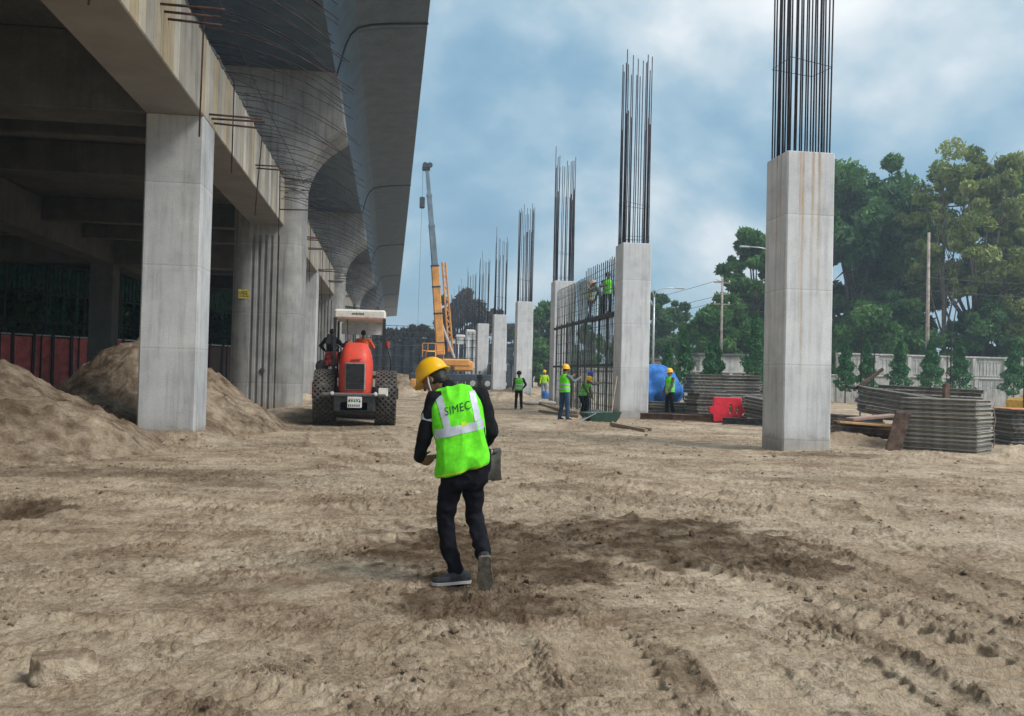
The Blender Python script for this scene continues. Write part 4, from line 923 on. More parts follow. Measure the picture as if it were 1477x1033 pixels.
stack(14.3, 23.4, .55, 6, 2.3, 1.2, .11, -.35, .14, M_FORMD, 'of the tilted dark stack behind the brown plate', 'tilted dark stack of steel forms', .05, .05)
stack(13.2, 23.9, .1, 4, 1.3, 1.1, .11, -.2, .05, M_FORMD, 'of the low dark stack beside the nearest column', 'low dark stack of steel forms', .06)
stack(16.5, 25.5, .35, 9, 2.8, 1.2, .11, -.3, .03, M_FORMD, 'of the long dark stack behind the tilted one', 'long dark stack of steel forms', .05)
stack(12.2, 21.1, .12, 3, 1.9, .7, .12, -.15, .03, M_FORMB, 'of the rusty brown pile in front of the tilted stack', 'rusty brown pile of forms', .09, mats=[M_FORMB, M_FORM, M_FORMB])
stack(17.1, 21.0, .0, 8, 2.6, 1.3, .105, -.25, 0, M_FORMD, 'of the dark stack at the right edge', 'dark stack with an orange top', .04)
M_TERRA = pm('orange_rust_sheet', (0.55, 0.25, 0.12), .8, 0, .2, 3)
tag(MB().cbox((17.1, 20.95, .93), (2.7, 1.4, .03), .004, Matrix.Rotation(-.25, 3, 'Z')).build('rusty_sheet', M_TERRA), 'flat orange rusty sheet lying on the dark stack at the right edge', 'steel sheet')
tag(MB().cbox((11.32, 18.6, .42), (.38, .03, .95), .006, Matrix.Rotation(.25, 3, 'X') @ Matrix.Rotation(.12, 3, 'Y')).build('brown_plate', pm('brown_plate_steel', (0.15, 0.10, 0.085), .8, .1, .3, 5)), 'brown steel plate leaning on the left end of the neat grey stack', 'steel plate')
M_PLANK = pm('weathered_timber', (0.36, 0.29, 0.20), .85, 0, .25, 3, stretch=(1, 12, 12))
tag(MB().cbox((11.9, 20.7, .66), (1.2, .4, .07), .01, Matrix.Rotation(-.1, 3, 'Y')).build('form_board', pm('pink_brown_board', (0.36, 0.25, 0.21), .8)), 'pinkish board lying on top of the rusty brown pile', 'board')
tag(MB().cbox((11.6, 20.5, .50), (1.4, .14, .06), .01, Matrix.Rotation(.06, 3, 'Y')).build('timber_plank', pm('orange_timber', (0.50, 0.30, 0.14), .8)), 'orange brown timber plank sticking out of the rusty pile', 'plank')
tag(MB().cbox((14.35, 25.2, 1.62), (1.15, .09, .09), .01, Matrix.Rotation(-.62, 3, 'Y')).build('steel_beam', M_FORMB), 'brown beam sticking up at an angle behind the tilted stack', 'beam')
tag(MB().cbox((16.35, 24.4, 1.15), (.17, .15, .8), .02, Matrix.Rotation(.08, 3, 'Y')).build('steel_post', M_FORMB), 'short brown steel post standing above the long dark stack', 'post')
tag(MB().tube([(13.0, 24, 1.4), (13.6, 24.3, 1.36), (14.2, 24.6, 1.30)], .05, 6).build('steel_pipe', M_DARKST), 'dark pipe lying level beside the nearest column above the low stack', 'pipe')
for q, (x, y, h) in enumerate(((16.9, 25, 3.0), (20.9, 27, 3.2), (19.0, 33, 2.8), (15.1, 27, 3.2), (30.2, 45, 3.4))):
    tag(MB().tube([(x, y, 0), (x+.02, y, h)], .022, 6).build('steel_rod', M_REBAR), ['first', 'second', 'third', 'fourth', 'fifth'][q]+' thin upright steel rod rising behind the stacked forms', 'rod', 'upright rods behind the stacks')
# yellow machine at the right edge
ex = empty('small_excavator', (24.1, 30.2, 0), 'small yellow machine with a white and blue cab at the right edge', 'excavator')
M_YEL = pm('machine_yellow', (0.62, 0.36, 0.05), .5)
MB().cbox((0, 0, .85), (1.9, 1.5, .5), .1).build('body', M_YEL, ex)
c_ = MB().cbox((.1, 0, 1.28), (1.2, 1.3, .5), .15).build('cab', M_WHITE, ex); MB().box((.1, -.66, 1.3), (.8, .03, .28)).build('window', pm('blue_pane', (.05, .12, .25), .2), c_)
for s_ in (-.55, .55):
    MB().rings([[(1.0*math.cos(a)*(1 if abs(math.cos(a)) > .01 else 1), s_+dy, .3+.3*math.sin(a)) for a in np.linspace(0, 2*math.pi, 20, endpoint=False)] for dy in (-.18, .18)]).build('track', M_BLACK, ex)
MB().tube([(.8, -.2, 1.0), (1.5, -.2, 1.5), (2.1, -.2, .6)], .10, 8).build('arm', M_YEL, ex)
# stacks in the middle distance
stack(12.9, 33.4, .25, 12, 2.7, 1.2, .11, -.12, 0, M_FORMD, 'of the tall stack behind the red barrier', 'tall stack behind the red barrier', .06, mats=[M_FORMD, M_FORM, M_FORMD, M_FORMD])
stack(11.9, 32.4, .12, 8, 1.3, 1.1, .11, .1, .02, M_FORMD, 'of the stack left of the red barrier', 'stack left of the red barrier', .08, mats=[M_FORMD, M_FORMD, M_FORM])
stack(13.0, 28.7, .12, 6, 2.0, 1.0, .11, -.6, .16, M_FORMD, 'of the tilted stack between red barrier and nearest column', 'tilted stack beside the red barrier', .05)
stack(14.4, 35.5, .2, 10, 2.4, 1.2, .11, .1, .04, M_FORMD, 'of the stack behind the tall one', 'stack behind the tall one', .1)
stack(11.2, 34.8, .1, 4, 2.2, 1.0, .11, -.2, .03, M_FORM, 'of the low pale pile by the blue tarpaulin', 'low pale pile by the blue tarpaulin', .15)
def ibeam(x, y, z, L, rz, label, m=M_FORMB):
    p = [(-.1, 0), (.1, 0), (.1, .02), (.012, .03), (.012, .19), (.1, .2), (.1, .22), (-.1, .22), (-.1, .2), (-.012, .19), (-.012, .03), (-.1, .02)]
    o = MB().prism(p, 'y', -L/2, L/2).build('steel_beam', m); o.location = (x, y, z); o.rotation_euler = (0, 0, rz); tag(o, label, 'steel beam', 'steel beams lying on the ground')
ibeam(10.5, 30.4, .03, 3.4, 1.15, 'front dark brown steel beam lying behind the second column', M_FORMB)
ibeam(11.2, 30.1, .03, 2.6, 1.35, 'dark brown steel beam lying in front of the red barrier', M_FORMB); ibeam(10.4, 31.6, .03, 3.5, 1.25, 'dark steel beam lying beneath the worker behind the second column', M_DARKST)
ibeam(12.2, 27.9, .03, 2.6, 1.1, 'dark steel beam lying left of the nearest column', M_DARKST)
# red plastic barrier with two slots
def curve_solid(name, loops, depth, m, bev=.02, parent=None):
    cu = bpy.data.curves.new(name, 'CURVE'); cu.dimensions = '2D'; cu.fill_mode = 'BOTH'; cu.extrude = depth/2; cu.bevel_depth = bev; cu.bevel_resolution = 2
    for lp in loops:
        s_ = cu.splines.new('POLY'); s_.points.add(len(lp)-1); s_.use_cyclic_u = True
        for p, (x, z) in zip(s_.points, lp): p.co = (x, z, 0, 1)
    t_ = bpy.data.objects.new('tmp', cu); COL.objects.link(t_); dg = bpy.context.evaluated_depsgraph_get(); me = bpy.data.meshes.new_from_object(t_.evaluated_get(dg)); bpy.data.objects.remove(t_)
    me.transform(Matrix.Rotation(math.pi/2, 4, 'X')); me.name = name; smooth(me); me.set_sharp_from_angle(angle=R(40)); return link(name, me, m, parent)
def oval(cx_, cz, a, b_, n=20): return [(cx_+a*math.cos(2*math.pi*i/n), cz+b_*(math.sin(2*math.pi*i/n))) for i in range(n)]
M_BAR = pm('red_plastic', (0.85, 0.03, 0.06), .45, 0, .12, 5)
o = curve_solid('traffic_barrier', [[(-.46, .05), (.44, .05), (.47, .30), (.66, .50), (.47, .56), (.44, .86), (-.46, .86), (-.48, .55), (-.62, .52), (-.60, .36), (-.48, .28)], oval(.10, .48, .085, .19), oval(.34, .45, .075, .17)], .32, M_BAR)
o.location = (11.75, 29.9, gz(11.75, 29.9)); o.rotation_euler = (0, 0, -.25); tag(o, 'red plastic barrier with two oval slots standing among the steel forms', 'barrier')
# blue tarpaulin heap
def tarp():
    n = 72; mm_ = 40; rs_ = []
    for j in range(mm_+1):
        t = j/mm_; ph = t*math.pi/2; row = []
        for i in range(n):
            a = 2*math.pi*i/n
            fold = 1+.085*math.sin(a*9+3*math.sin(t*3))*t+.05*math.sin(a*17+1)*t+.11*mnoise.noise(Vector((math.cos(a)*2.2, math.sin(a)*2.2, t*3)))+.07*mnoise.noise(Vector((math.cos(a)*5, math.sin(a)*5, t*6)))
            rr = math.sin(ph)**.85*fold; z = 1.95*(math.cos(ph)**.75)+.07*mnoise.noise(Vector((math.cos(a)*2*rr, math.sin(a)*2*rr, 5)))
            if t > .8: rr *= 1-.35*(t-.8)/.2
            row.append((1.28*rr*math.cos(a), 1.2*rr*math.sin(a), .08+z))
        rs_.append(row)
    return MB().rings(rs_, caps=False).build('blue_tarpaulin', pm('blue_tarp', (0.035, 0.19, 0.58), .8, 0, .25, 3, bump=.5, bscale=6), sm=True)
o = tarp(); o.location = (10.75, 35.6, .05); tag(o, 'blue tarpaulin draped over a rounded heap behind the second column', 'tarpaulin')
# tray with rubble, shovel and planks at the foot of the second column
M_GREEN = pm('dark_green_paint', (0.04, 0.10, 0.075), .6)
tb = empty('mortar_tray', (6.95, 28.9, gz(6.95, 28.9)+.01), 'dark green steel mortar tray lying at the foot of the second column', 'tray', None, .15)
MB().rings([[(-.45, -.3, 0), (.45, -.3, 0), (.45, .3, 0), (-.45, .3, 0)], [(-.62, -.42, .3), (.60, -.42, .34), (.60, .42, .34), (-.62, .42, .3)], [(-.58, -.38, .3), (.56, -.38, .34), (.56, .38, .34), (-.58, .38, .3)], [(-.42, -.27, .04), (.42, -.27, .04), (.42, .27, .04), (-.42, .27, .04)]]).build('tray_body', M_GREEN, tb)
tag(MB().tube([(7.32, 28.9, .25), (7.75, 29.9, 1.55)], .022, 6).build('pole_handle', M_PLANK), 'thin wooden shaft leaning from the mortar tray against the second column', 'shaft')
o = MB().cbox((6.35, 28.6, .14), (.75, .55, .02), .004, Matrix.Rotation(-.5, 3, 'Y')).build('metal_sheet', M_GALV); tag(o, 'grey sheet leaning on the left side of the mortar tray', 'metal sheet')
tag(MB().cbox((6.9, 29.5, .30), (.5, .4, .2), .07, Matrix.Rotation(.3, 3, 'Z')).build('cement_sack', pm('dark_sack', (.07, .08, .08), .9)), 'dark sack behind the mortar tray', 'sack')
for q, (a, b_, wd) in enumerate((((6.9, 27.2), (7.15, 24.2), .12), ((7.0, 26.6), (7.35, 24.5), .1), ((8.0, 50.0), (7.2, 34.0), .14), ((7.7, 46.0), (7.0, 33.5), .12), ((6.1, 36.0), (6.8, 31.5), .12))):
    a_, c_ = Vector((*a, gz(*a)+.05)), Vector((*b_, gz(*b_)+.05)); mb = MB().tube([a_, c_], wd*.6, 4)
    tag(mb.build('timber_plank', M_PLANK if q != 1 else M_FORMB), ['long plank lying in front of the second column', 'short brown plank beside the long one in front of the second column', 'longest timber lying along the foot of the rebar cage', 'long timber lying left of the rebar cage', 'timber lying near the bent worker at the cage'][q], 'plank', 'planks on the ground')
tag(MB().lathe([(.0, 0), (.28, 0), (.30, .1), (.29, .3), (.30, .5), (.0, .53)], (10.15, 57.5, 0), n=20).build('blue_drum', pm('blue_plastic', (.03, .16, .50), .4), sm=True), 'blue plastic drum beside the worker in yellow-green', 'drum')
tag(MB().lathe([(.0, 0), (.28, 0), (.30, .1), (.29, .45), (.30, .75), (.0, .78)], (10.85, 58.5, 0), n=20).build('blue_drum', pm('blue_plastic', (.03, .16, .50), .4), sm=True), 'blue drum half hidden by the third column', 'drum')
for q, (x, y) in enumerate(((7.4, 45.0), (7.9, 44.2), (6.9, 43.6))):
    m_ = MB(); rs_ = []
    for i in range(9):
        t = -1+i/4; rs_.append([(x+.42*t, y+.25*math.cos(a)*(1-abs(t)**3*.6), .14+.12*math.sin(a)*(1-abs(t)**3*.6)) for a in np.linspace(0, 2*math.pi, 12, endpoint=False)])
    tag(m_.rings(rs_).build('cement_sack', pm('pale_sack', (.45, .42, .37), .9), sm=True), ['left', 'middle', 'front'][q]+' pale sack lying near the foot of the third column', 'sack', 'pale sacks')
#@@P3
hm = bpy.data.materials.new('site_haze'); hm.use_nodes = True; ht = hm.node_tree; ht.nodes.clear()
hv = N(ht, 'ShaderNodeVolumePrincipled'); hv.inputs['Color'].default_value = (.62, .78, .92, 1); hv.inputs['Density'].default_value = .0012; hv.inputs['Anisotropy'].default_value = .2
ho = N(ht, 'ShaderNodeOutputMaterial'); ht.links.new(hv.outputs[0], ho.inputs['Volume'])
tag(MB().box((0, 0, 14.5), (14400, 14400, 35)).build('haze', hm), 'thin pale blue haze over the whole site', 'haze', kind='stuff')
# ------------------------------------------------------------------ people
def V3(*a): return Vector(a)
def cap_rings(p0, r0, p1, r1, n=14):
    p0, p1 = Vector(p0), Vector(p1); t = (p1-p0); L = t.length; t = t/L if L > 1e-6 else V3(0, 0, 1)
    u = t.orthogonal().normalized(); v_ = t.cross(u); out = []
    for i in range(5):
        a = math.pi/2*(1-i/5)-.001; out.append((p0-t*r0*math.sin(a), r0*math.cos(a)))
    out.append((p0, r0)); out.append((p1, r1))
    for i in range(1, 6):
        a = math.pi/2*i/5-.001; out.append((p1+t*r1*math.sin(a), max(.0005, r1*math.cos(a))))
    return [[c+(u*math.cos(2*math.pi*k/n)+v_*math.sin(2*math.pi*k/n))*r for k in range(n)] for c, r in out]
def ell_rings(c, ax, n=16, m=9):
    c = Vector(c); a, b_, d = [Vector(q) for q in ax]; out = []
    for i in range(m+1):
        t = -math.pi/2+.02+(math.pi-.04)*i/m; out.append([c+d*math.sin(t)+(a*math.cos(2*math.pi*k/n)+b_*math.sin(2*math.pi*k/n))*math.cos(t) for k in range(n)])
    return out
def loft_rings(rs, n=28, p=2.4):
    out = []
    for c, a, b_ in rs:
        c, a, b_ = Vector(c), Vector(a), Vector(b_); row = []
        for k in range(n):
            t = 2*math.pi*k/n; ct, st = math.cos(t), math.sin(t)
            row.append(c+a*(abs(ct)**(2/p))*(1 if ct >= 0 else -1)+b_*(abs(st)**(2/p))*(1 if st >= 0 else -1))
        out.append(row)
    return out
def vox(name, shapes, m, parent, vs=.012, sm=4, wr=0.0, wf=9.0, ws=(1, 1, .5)):
    b = MB()
    for s_ in shapes:
        k = s_[0]
        if k == 'cap': b.rings(cap_rings(*s_[1:]))
        elif k == 'ell': b.rings(ell_rings(*s_[1:]))
        elif k == 'loft': b.rings(loft_rings(*s_[1:]))
    me = b.mesh(name); o = bpy.data.objects.new(name, me); COL.objects.link(o)
    r_ = o.modifiers.new('r', 'REMESH'); r_.mode = 'VOXEL'; r_.voxel_size = vs
    if sm: s2 = o.modifiers.new('s', 'SMOOTH'); s2.iterations = sm; s2.factor = .5
    dg = bpy.context.evaluated_depsgraph_get(); m2 = bpy.data.meshes.new_from_object(o.evaluated_get(dg)); bpy.data.objects.remove(o); m2.name = name
    if wr:
        nn = len(m2.vertices); co_ = np.empty(nn*3, np.float32); m2.vertices.foreach_get('co', co_); no = np.empty(nn*3, np.float32); m2.vertex_normals.foreach_get('vector', no)
        co_ = co_.reshape(-1, 3); no = no.reshape(-1, 3)
        d = np.array([wr*(1-2.2*abs(mnoise.noise(Vector((p[0]*wf*ws[0], p[1]*wf*ws[1], p[2]*wf*ws[2])))))+wr*.4*mnoise.noise(Vector((p[0]*wf*2.5, p[1]*wf*2.5, p[2]*wf*1.4+7))) for p in co_.tolist()])
        co_ = co_+no*d[:, None]; m2.vertices.foreach_set('co', co_.astype(np.float32).ravel()); m2.update()
    smooth(m2); return link(name, m2, m, parent)
def cloth(name, col, rough=.85, var=.12): return pm(name, col, rough, 0, var, 14, bump=.15, bscale=160, spec=.2)
M_VEST = cloth('lime_vest_fabric', (0.16, 0.84, 0.03), .9, .12); M_STRIPE = pm('silver_reflective_tape', (0.50, 0.54, 0.62), .45, .1, .06, 20)
M_HELM = pm('yellow_helmet_plastic', (0.90, 0.50, 0.01), .32, 0, .05, 5); M_BLK = cloth('black_cloth', (0.010, 0.011, 0.014), .9, .2); M_NAVY = cloth('navy_cloth', (0.015, 0.022, 0.045)); M_NAVY2 = cloth('dark_trouser_cloth', (0.008, 0.008, 0.013), .9, .2)
M_SHOE = pm('grey_shoe', (0.030, 0.034, 0.042), .8, 0, .3, 20); M_SOLE = pm('dusty_sole', (0.17, 0.15, 0.12), .9, 0, .3, 25); M_SOLEW = pm('pale_sole_edge', (0.45, 0.45, 0.44), .7)
for m_ in (M_FORM, M_FORMD, M_FORMB, M_RIM, M_RIMD):     # every panel has aged differently
    t_ = m_.node_tree; b_ = t_.nodes['Principled BSDF']; src = b_.inputs['Base Color'].links[0].from_socket; oi = N(t_, 'ShaderNodeObjectInfo')
    t_.links.new(mix(t_, 1.0, src, ramp(t_, oi.outputs['Random'], [(0.0, (.50, .48, .46)), (.35, (.85, .82, .76)), (.6, (1.0, .93, .82)), (.8, (.75, .80, .80)), (1.0, (1.15, 1.12, 1.08))]), 'MULTIPLY'), b_.inputs['Base Color'])
def add_hand(sh, wrist, fdir, palm_n, thumb, s=1.0, curl=1.2):
    """hand shapes: wrist point, finger direction, palm normal (towards what is held), thumb side; four unequal bent fingers and a thumb"""
    f = Vector(fdir).normalized(); pn_ = Vector(palm_n); pn_ = (pn_-f*pn_.dot(f)).normalized(); t = f.cross(pn_).normalized()
    if t.dot(Vector(thumb)) < 0: t = -t
    w0 = Vector(wrist); pc = w0+f*.045*s
    sh.append(('loft', [(w0-f*.01*s, t*.024*s, pn_*.019*s), (w0+f*.02*s, t*.034*s, pn_*.017*s), (w0+f*.06*s, t*.041*s, pn_*.015*s), (w0+f*.085*s, t*.040*s, pn_*.012*s)], 16, 2.2))
    for off, L, cu in ((.031, .068, 1.0), (.0105, .078, 1.05), (-.0105, .072, 1.12), (-.030, .056, 1.2)):
        p = w0+f*.082*s+t*off*s; d = f.copy(); ln = [L*.44*s, L*.32*s, L*.26*s]; rr = [.0092*s, .0085*s, .0078*s, .0068*s]; a = 0
        for i in range(3):
            a += curl*cu*(.45 if i == 0 else .75); d = f*math.cos(a)+pn_*math.sin(a); q = p+d*ln[i]; sh.append(('cap', p, rr[i], q, rr[i+1], 8)); p = q
    p = w0+f*.025*s+t*.030*s+pn_*.004; d = (f*.5+t*.7+pn_*.5).normalized(); q = p+d*.036*s; sh.append(('cap', p, .0115*s, q, .0098*s, 8)); d = (f*.75+t*.1+pn_*.75).normalized(); sh.append(('cap', q, .0098*s, q+d*.030*s, .0078*s, 8))
def head_shapes(sh, c, fdir, udir, s=1.0):
    u = Vector(udir).normalized(); f = Vector(fdir); f = (f-u*f.dot(u)).normalized(); r_ = f.cross(u); c = Vector(c)
    sh += [('ell', c+u*.02*s, (r_*.073*s, f*.092*s, u*.092*s)), ('ell', c+f*.022*s-u*.045*s, (r_*.055*s, f*.065*s, u*.070*s)), ('ell', c+f*.045*s-u*.095*s, (r_*.030*s, f*.028*s, u*.022*s)),
           ('cap', c+f*.085*s+u*.012*s, .009*s, c+f*.108*s-u*.026*s, .0135*s, 8), ('ell', c+f*.088*s-u*.062*s, (r_*.024*s, f*.010*s, u*.008*s))]
    for k in (-1, 1):
        sh += [('ell', c+r_*k*.076*s-f*.006*s-u*.008*s, (r_*.009*s, f*.018*s, u*.030*s)), ('ell', c+r_*k*.030*s+f*.080*s+u*.022*s, (r_*.018*s, f*.010*s, u*.008*s)), ('ell', c+r_*k*.040*s+f*.066*s-u*.025*s, (r_*.018*s, f*.018*s, u*.02*s))]
    return u, f, r_
def face_bits(c, u, f, r_, s, par):
    c = Vector(c)
    for k in (-1, 1):
        e = c+r_*k*.030*s+f*.090*s+u*.010*s
        MB().rings(ell_rings(e, (r_*.013*s, f*.006*s, u*.007*s), 10, 6)).build('eye', M_WHITE, par, sm=True); MB().rings(ell_rings(e+f*.0045*s, (r_*.0055*s, f*.003*s, u*.0055*s), 8, 5)).build('pupil', M_HAIR, par, sm=True)
        MB().tube([c+r_*k*.014*s+f*.092*s+u*.028*s, c+r_*k*.032*s+f*.091*s+u*.034*s, c+r_*k*.05*s+f*.078*s+u*.027*s], .0035*s, 5).build('eyebrow', M_HAIR, par)
    MB().tube([c-r_*.02*s+f*.092*s-u*.062*s, c+f*.097*s-u*.061*s, c+r_*.02*s+f*.092*s-u*.062*s], .0028*s, 5).build('lips', pm('lip_skin', (.16, .06, .05), .5), par)
def helmet(c, u, f, r_, s, m, par, brim=.03):
    c = Vector(c)+u*.035*s; rs_ = []; n = 36
    for i in range(12):
        t = i/11; z = -.012+.135*math.sin(t*math.pi/2); k = math.cos(t*math.pi/2)**.72 if t < 1 else .01; k = max(k, .012); row = []
        for q in range(n):
            a = 2*math.pi*q/n; ridge = 1+.035*math.exp(-(math.sin(a-math.pi/2+math.pi/2)/.22)**2)*(1 if math.cos(a) else 1)*0
            row.append(c+u*z*s+(r_*math.cos(a)*.108+f*math.sin(a)*.130)*k*s)
        rs_.append(row)
    br = []
    for (rr, zz) in ((1.0, -.020), (1.0, -.012)):
        pass
    low = [c+u*(-.016)*s+(r_*math.cos(2*math.pi*q/n)*.104+f*math.sin(2*math.pi*q/n)*.126)*s for q in range(n)]
    rim0, rim1 = [], []
    for q in range(n):
        a = 2*math.pi*q/n; ext = .010+(brim*max(0, math.sin(a))**2)+.006*max(0, -math.sin(a)); dr = (r_*math.cos(a)*(.108+ext)+f*math.sin(a)*(.130+ext))*s
        dz = -.018-.012*max(0, math.sin(a))**2; rim0.append(c+dr+u*(dz-.003)*s); rim1.append(c+dr+u*(dz+.003)*s)
    o = MB().rings([low, rim0, rim1]+rs_).build('helmet', m, par, sm=True)
    for off in (-.028, 0, .028):     # raised crown ribs
        pts = []
        for i in range(13):
            t = -1.15+2.3*i/12; x = off; rr = math.sqrt(max(0, 1-(off/.11)**2)); pts.append(c+u*(-.012+.137*math.cos(t)*rr*(1 if abs(t) < 1.57 else 0))*s+f*(.128*math.sin(t)*rr)*s+r_*x*s)
        MB().tube(pts, .0065*s if off else .009*s, 6).build('crown_rib', m, o, sm=True)
    return o
def shoe(name, ank, toe, heel, upn, m, sole, par, w_=.046, vs=.008):
    toe, heel, ank = Vector(toe), Vector(heel), Vector(ank); d = (toe-heel).normalized(); n_ = Vector(upn); n_ = (n_-d*n_.dot(d)).normalized(); s_ = d.cross(n_); L = (toe-heel).length
    sh = [('loft', [(heel+d*.0*L+n_*.035, s_*.026, n_*.030), (heel+d*.06*L+n_*.038, s_*(w_*.80), n_*.038), (heel+d*.3*L+n_*.045, s_*(w_*.84), n_*.045), (heel+d*.55*L+n_*.035, s_*w_*.95, n_*.036), (heel+d*.8*L+n_*.026, s_*w_*1.02, n_*.027), (heel+d*.95*L+n_*.022, s_*w_*.78, n_*.020), (heel+d*1.0*L+n_*.020, s_*w_*.35, n_*.010)], 20, 2.2), ('cap', heel+d*.2*L+n_*.05, .040, ank, .042)]
    o = vox(name, sh, m, par, vs, 3); b = MB(); lo, hi = [], []
    prof_ = [(0, .45), (.04, .72), (.15, .84), (.35, .78), (.6, .98), (.8, 1.06), (.93, .85), (1.01, .4)]
    pts = [(t, k) for t, k in prof_]+[(t, -k) for t, k in prof_[::-1]]
    b.rings([[heel+d*t*L+s_*k*w_*1.05-n_*.004 for t, k in pts], [heel+d*t*L+s_*k*w_*1.10+n_*.016 for t, k in pts]]); b.build('sole', sole, o); return o
def project_patch(bvh, pts, faces, dirv, off, name, m, par):
    vs = []; ok = []
    for p in pts:
        h, n_, i_, d = bvh.ray_cast(Vector(p), Vector(dirv), .8)
        ok.append(h is not None); vs.append((h+n_*off) if h is not None else Vector(p))
    fs = [f for f in faces if all(ok[i] for i in f)]
    return MB().add(vs, fs).build(name, m, par, sm=False)
# ---- the worker walking in the foreground
def main_worker():
    root = empty('person', (.52, 6.3, gz(.52, 6.3)), 'worker in yellow helmet, lime reflective vest and black clothes walking away with a hoe', 'person')
    root.location.z = .0
    o0 = V3(.52, 6.3, 0)
    P = lambda x, y, z: V3(x, y, z)-o0
    head = P(.318, 6.47, 1.458); hu = V3(-.46, .30, .84); hf = V3(-.72, .42, -.52)
    neck = P(.425, 6.41, 1.375); chest = P(.480, 6.36, 1.22); pel = P(.545, 6.31, .84)
    shL, elL, wrL = P(.315, 6.37, 1.315), P(.255, 6.36, 1.055), P(.205, 6.43, .895)
    shR, elR, wrR = P(.650, 6.40, 1.345), P(.735, 6.42, 1.08), P(.655, 6.55, .93)
    hipL, knL, anL = P(.458, 6.31, .80), P(.412, 6.36, .455), P(.500, 6.33, .085)
    hipR, knR, anR = P(.600, 6.31, .80), P(.620, 6.37, .49), P(.662, 6.10, .270)
    sh = []
    u, f, r_ = head_shapes(sh, head, hf, hu, 1.0)
    sh += [('cap', neck-V3(0, 0, .03), .060, head-u*.05-f*.02, .054), ('loft', [(pel, V3(.13, 0, .01), V3(0, .09, 0)), (P(.53, 6.32, 1.0), V3(.125, 0, .02), V3(0, .085, 0)), (chest, V3(.15, 0, .03), V3(0, .095, 0)), (P(.49, 6.38, 1.33), V3(.13, 0, .02), V3(0, .075, 0))]),
           ('cap', P(.49, 6.38, 1.33), .05, shL, .045), ('cap', P(.49, 6.38, 1.33), .05, shR, .045), ('cap', shL, .045, elL, .036), ('cap', elL, .036, wrL, .025), ('cap', shR, .045, elR, .036), ('cap', elR, .036, wrR, .025),
           ('cap', hipL, .06, knL, .034), ('cap', knL, .034, anL, .028), ('cap', hipR, .06, knR, .034), ('cap', knR, .034, anR, .028)]
    add_hand(sh, wrL+V3(.008, .005, -.012), (.86, .22, -.30), (.25, .55, .30), (.2, 0, 1), 1.0, 1.15)
    add_hand(sh, wrR, (-.60, .35, -.25), (0, .5, -.6), (-1, 0, .3), 1.0, 1.2)
    body = vox('body', sh, M_SKIN, root, .0062, 2)
    face_bits(head, u, f, r_, 1.0, root)
    vox('hair', [('ell', head+u*.020-f*.020, (r_*.079, f*.088, u*.090)), ('ell', head-f*.055-u*.030, (r_*.066, f*.045, u*.055))], M_HAIR, root, .008, 2, .003, 60, (1, 1, 1))
    hl = helmet(head+u*.004, u, f, r_, .98, M_HELM, root, .034)
    MB().tube([head+r_*-.088+u*.02, head+r_*-.086-u*.03+f*.02, head+r_*-.06-u*.09+f*.045, head-u*.118+f*.055, head+r_*.06-u*.09+f*.045, head+r_*.088+u*.02], .0055, 6).build('chin_strap', M_WHITE, hl)
    # trousers
    tr = [('loft', [(P(.555, 6.31, .93), V3(.165, 0, .03), V3(0, .115, 0)), (P(.545, 6.31, .83), V3(.170, 0, .02), V3(0, .120, 0)), (P(.535, 6.31, .74), V3(.165, 0, .0), V3(0, .115, 0)), (P(.530, 6.31, .69), V3(.13, 0, 0), V3(0, .09, 0))]),
          ('cap', hipL-V3(.0, 0, .02), .080, P(.430, 6.335, .62), .072), ('cap', P(.430, 6.335, .62), .072, knL, .055), ('cap', knL, .055, P(.440, 6.35, .27), .051), ('cap', P(.440, 6.35, .27), .051, anL+V3(-.004, 0, .02), .052),
          ('cap', hipR-V3(.0, 0, .02), .080, P(.606, 6.34, .64), .070), ('cap', P(.606, 6.34, .64), .070, knR, .057), ('cap', knR, .057, P(.645, 6.24, .37), .051), ('cap', P(.645, 6.24, .37), .051, anR+V3(0, .01, .005), .050)]
    vox('trousers', tr, M_NAVY2, root, .0085, 2, .013, 10, (1, 1, 1.1))
    # sleeves and shirt collar
    vox('jacket', [('cap', shL, .062, elL, .052), ('cap', elL, .052, wrL+V3(.010, .0, .000), .040), ('cap', shR, .062, elR, .052), ('cap', elR, .052, wrR, .040), ('cap', P(.475, 6.39, 1.345), .055, shL, .060), ('cap', P(.475, 6.39, 1.345), .055, shR, .060),
                   ('loft', [(P(.55, 6.31, .85), V3(.17, 0, .03), V3(0, .115, 0)), (chest, V3(.165, 0, .03), V3(0, .105, 0)), (P(.485, 6.385, 1.34), V3(.13, 0, .02), V3(0, .075, 0))]), ('cap', neck-V3(0, 0, .03), .066, neck+V3(-.012, .01, .018), .060)], M_BLK, root, .0085, 3, .008, 13, (1, 1, .7))
    d = (elL-shL).normalized(); uu = d.orthogonal().normalized(); vv = d.cross(uu); c0 = shL.lerp(elL, .52)
    MB().rings([[c0+d*t+(uu*math.cos(2*math.pi*k/24)+vv*math.sin(2*math.pi*k/24))*.0625 for k in range(24)] for t in (-.022, .022)], caps=False).build('arm_band', M_STRIPE, root, sm=True)
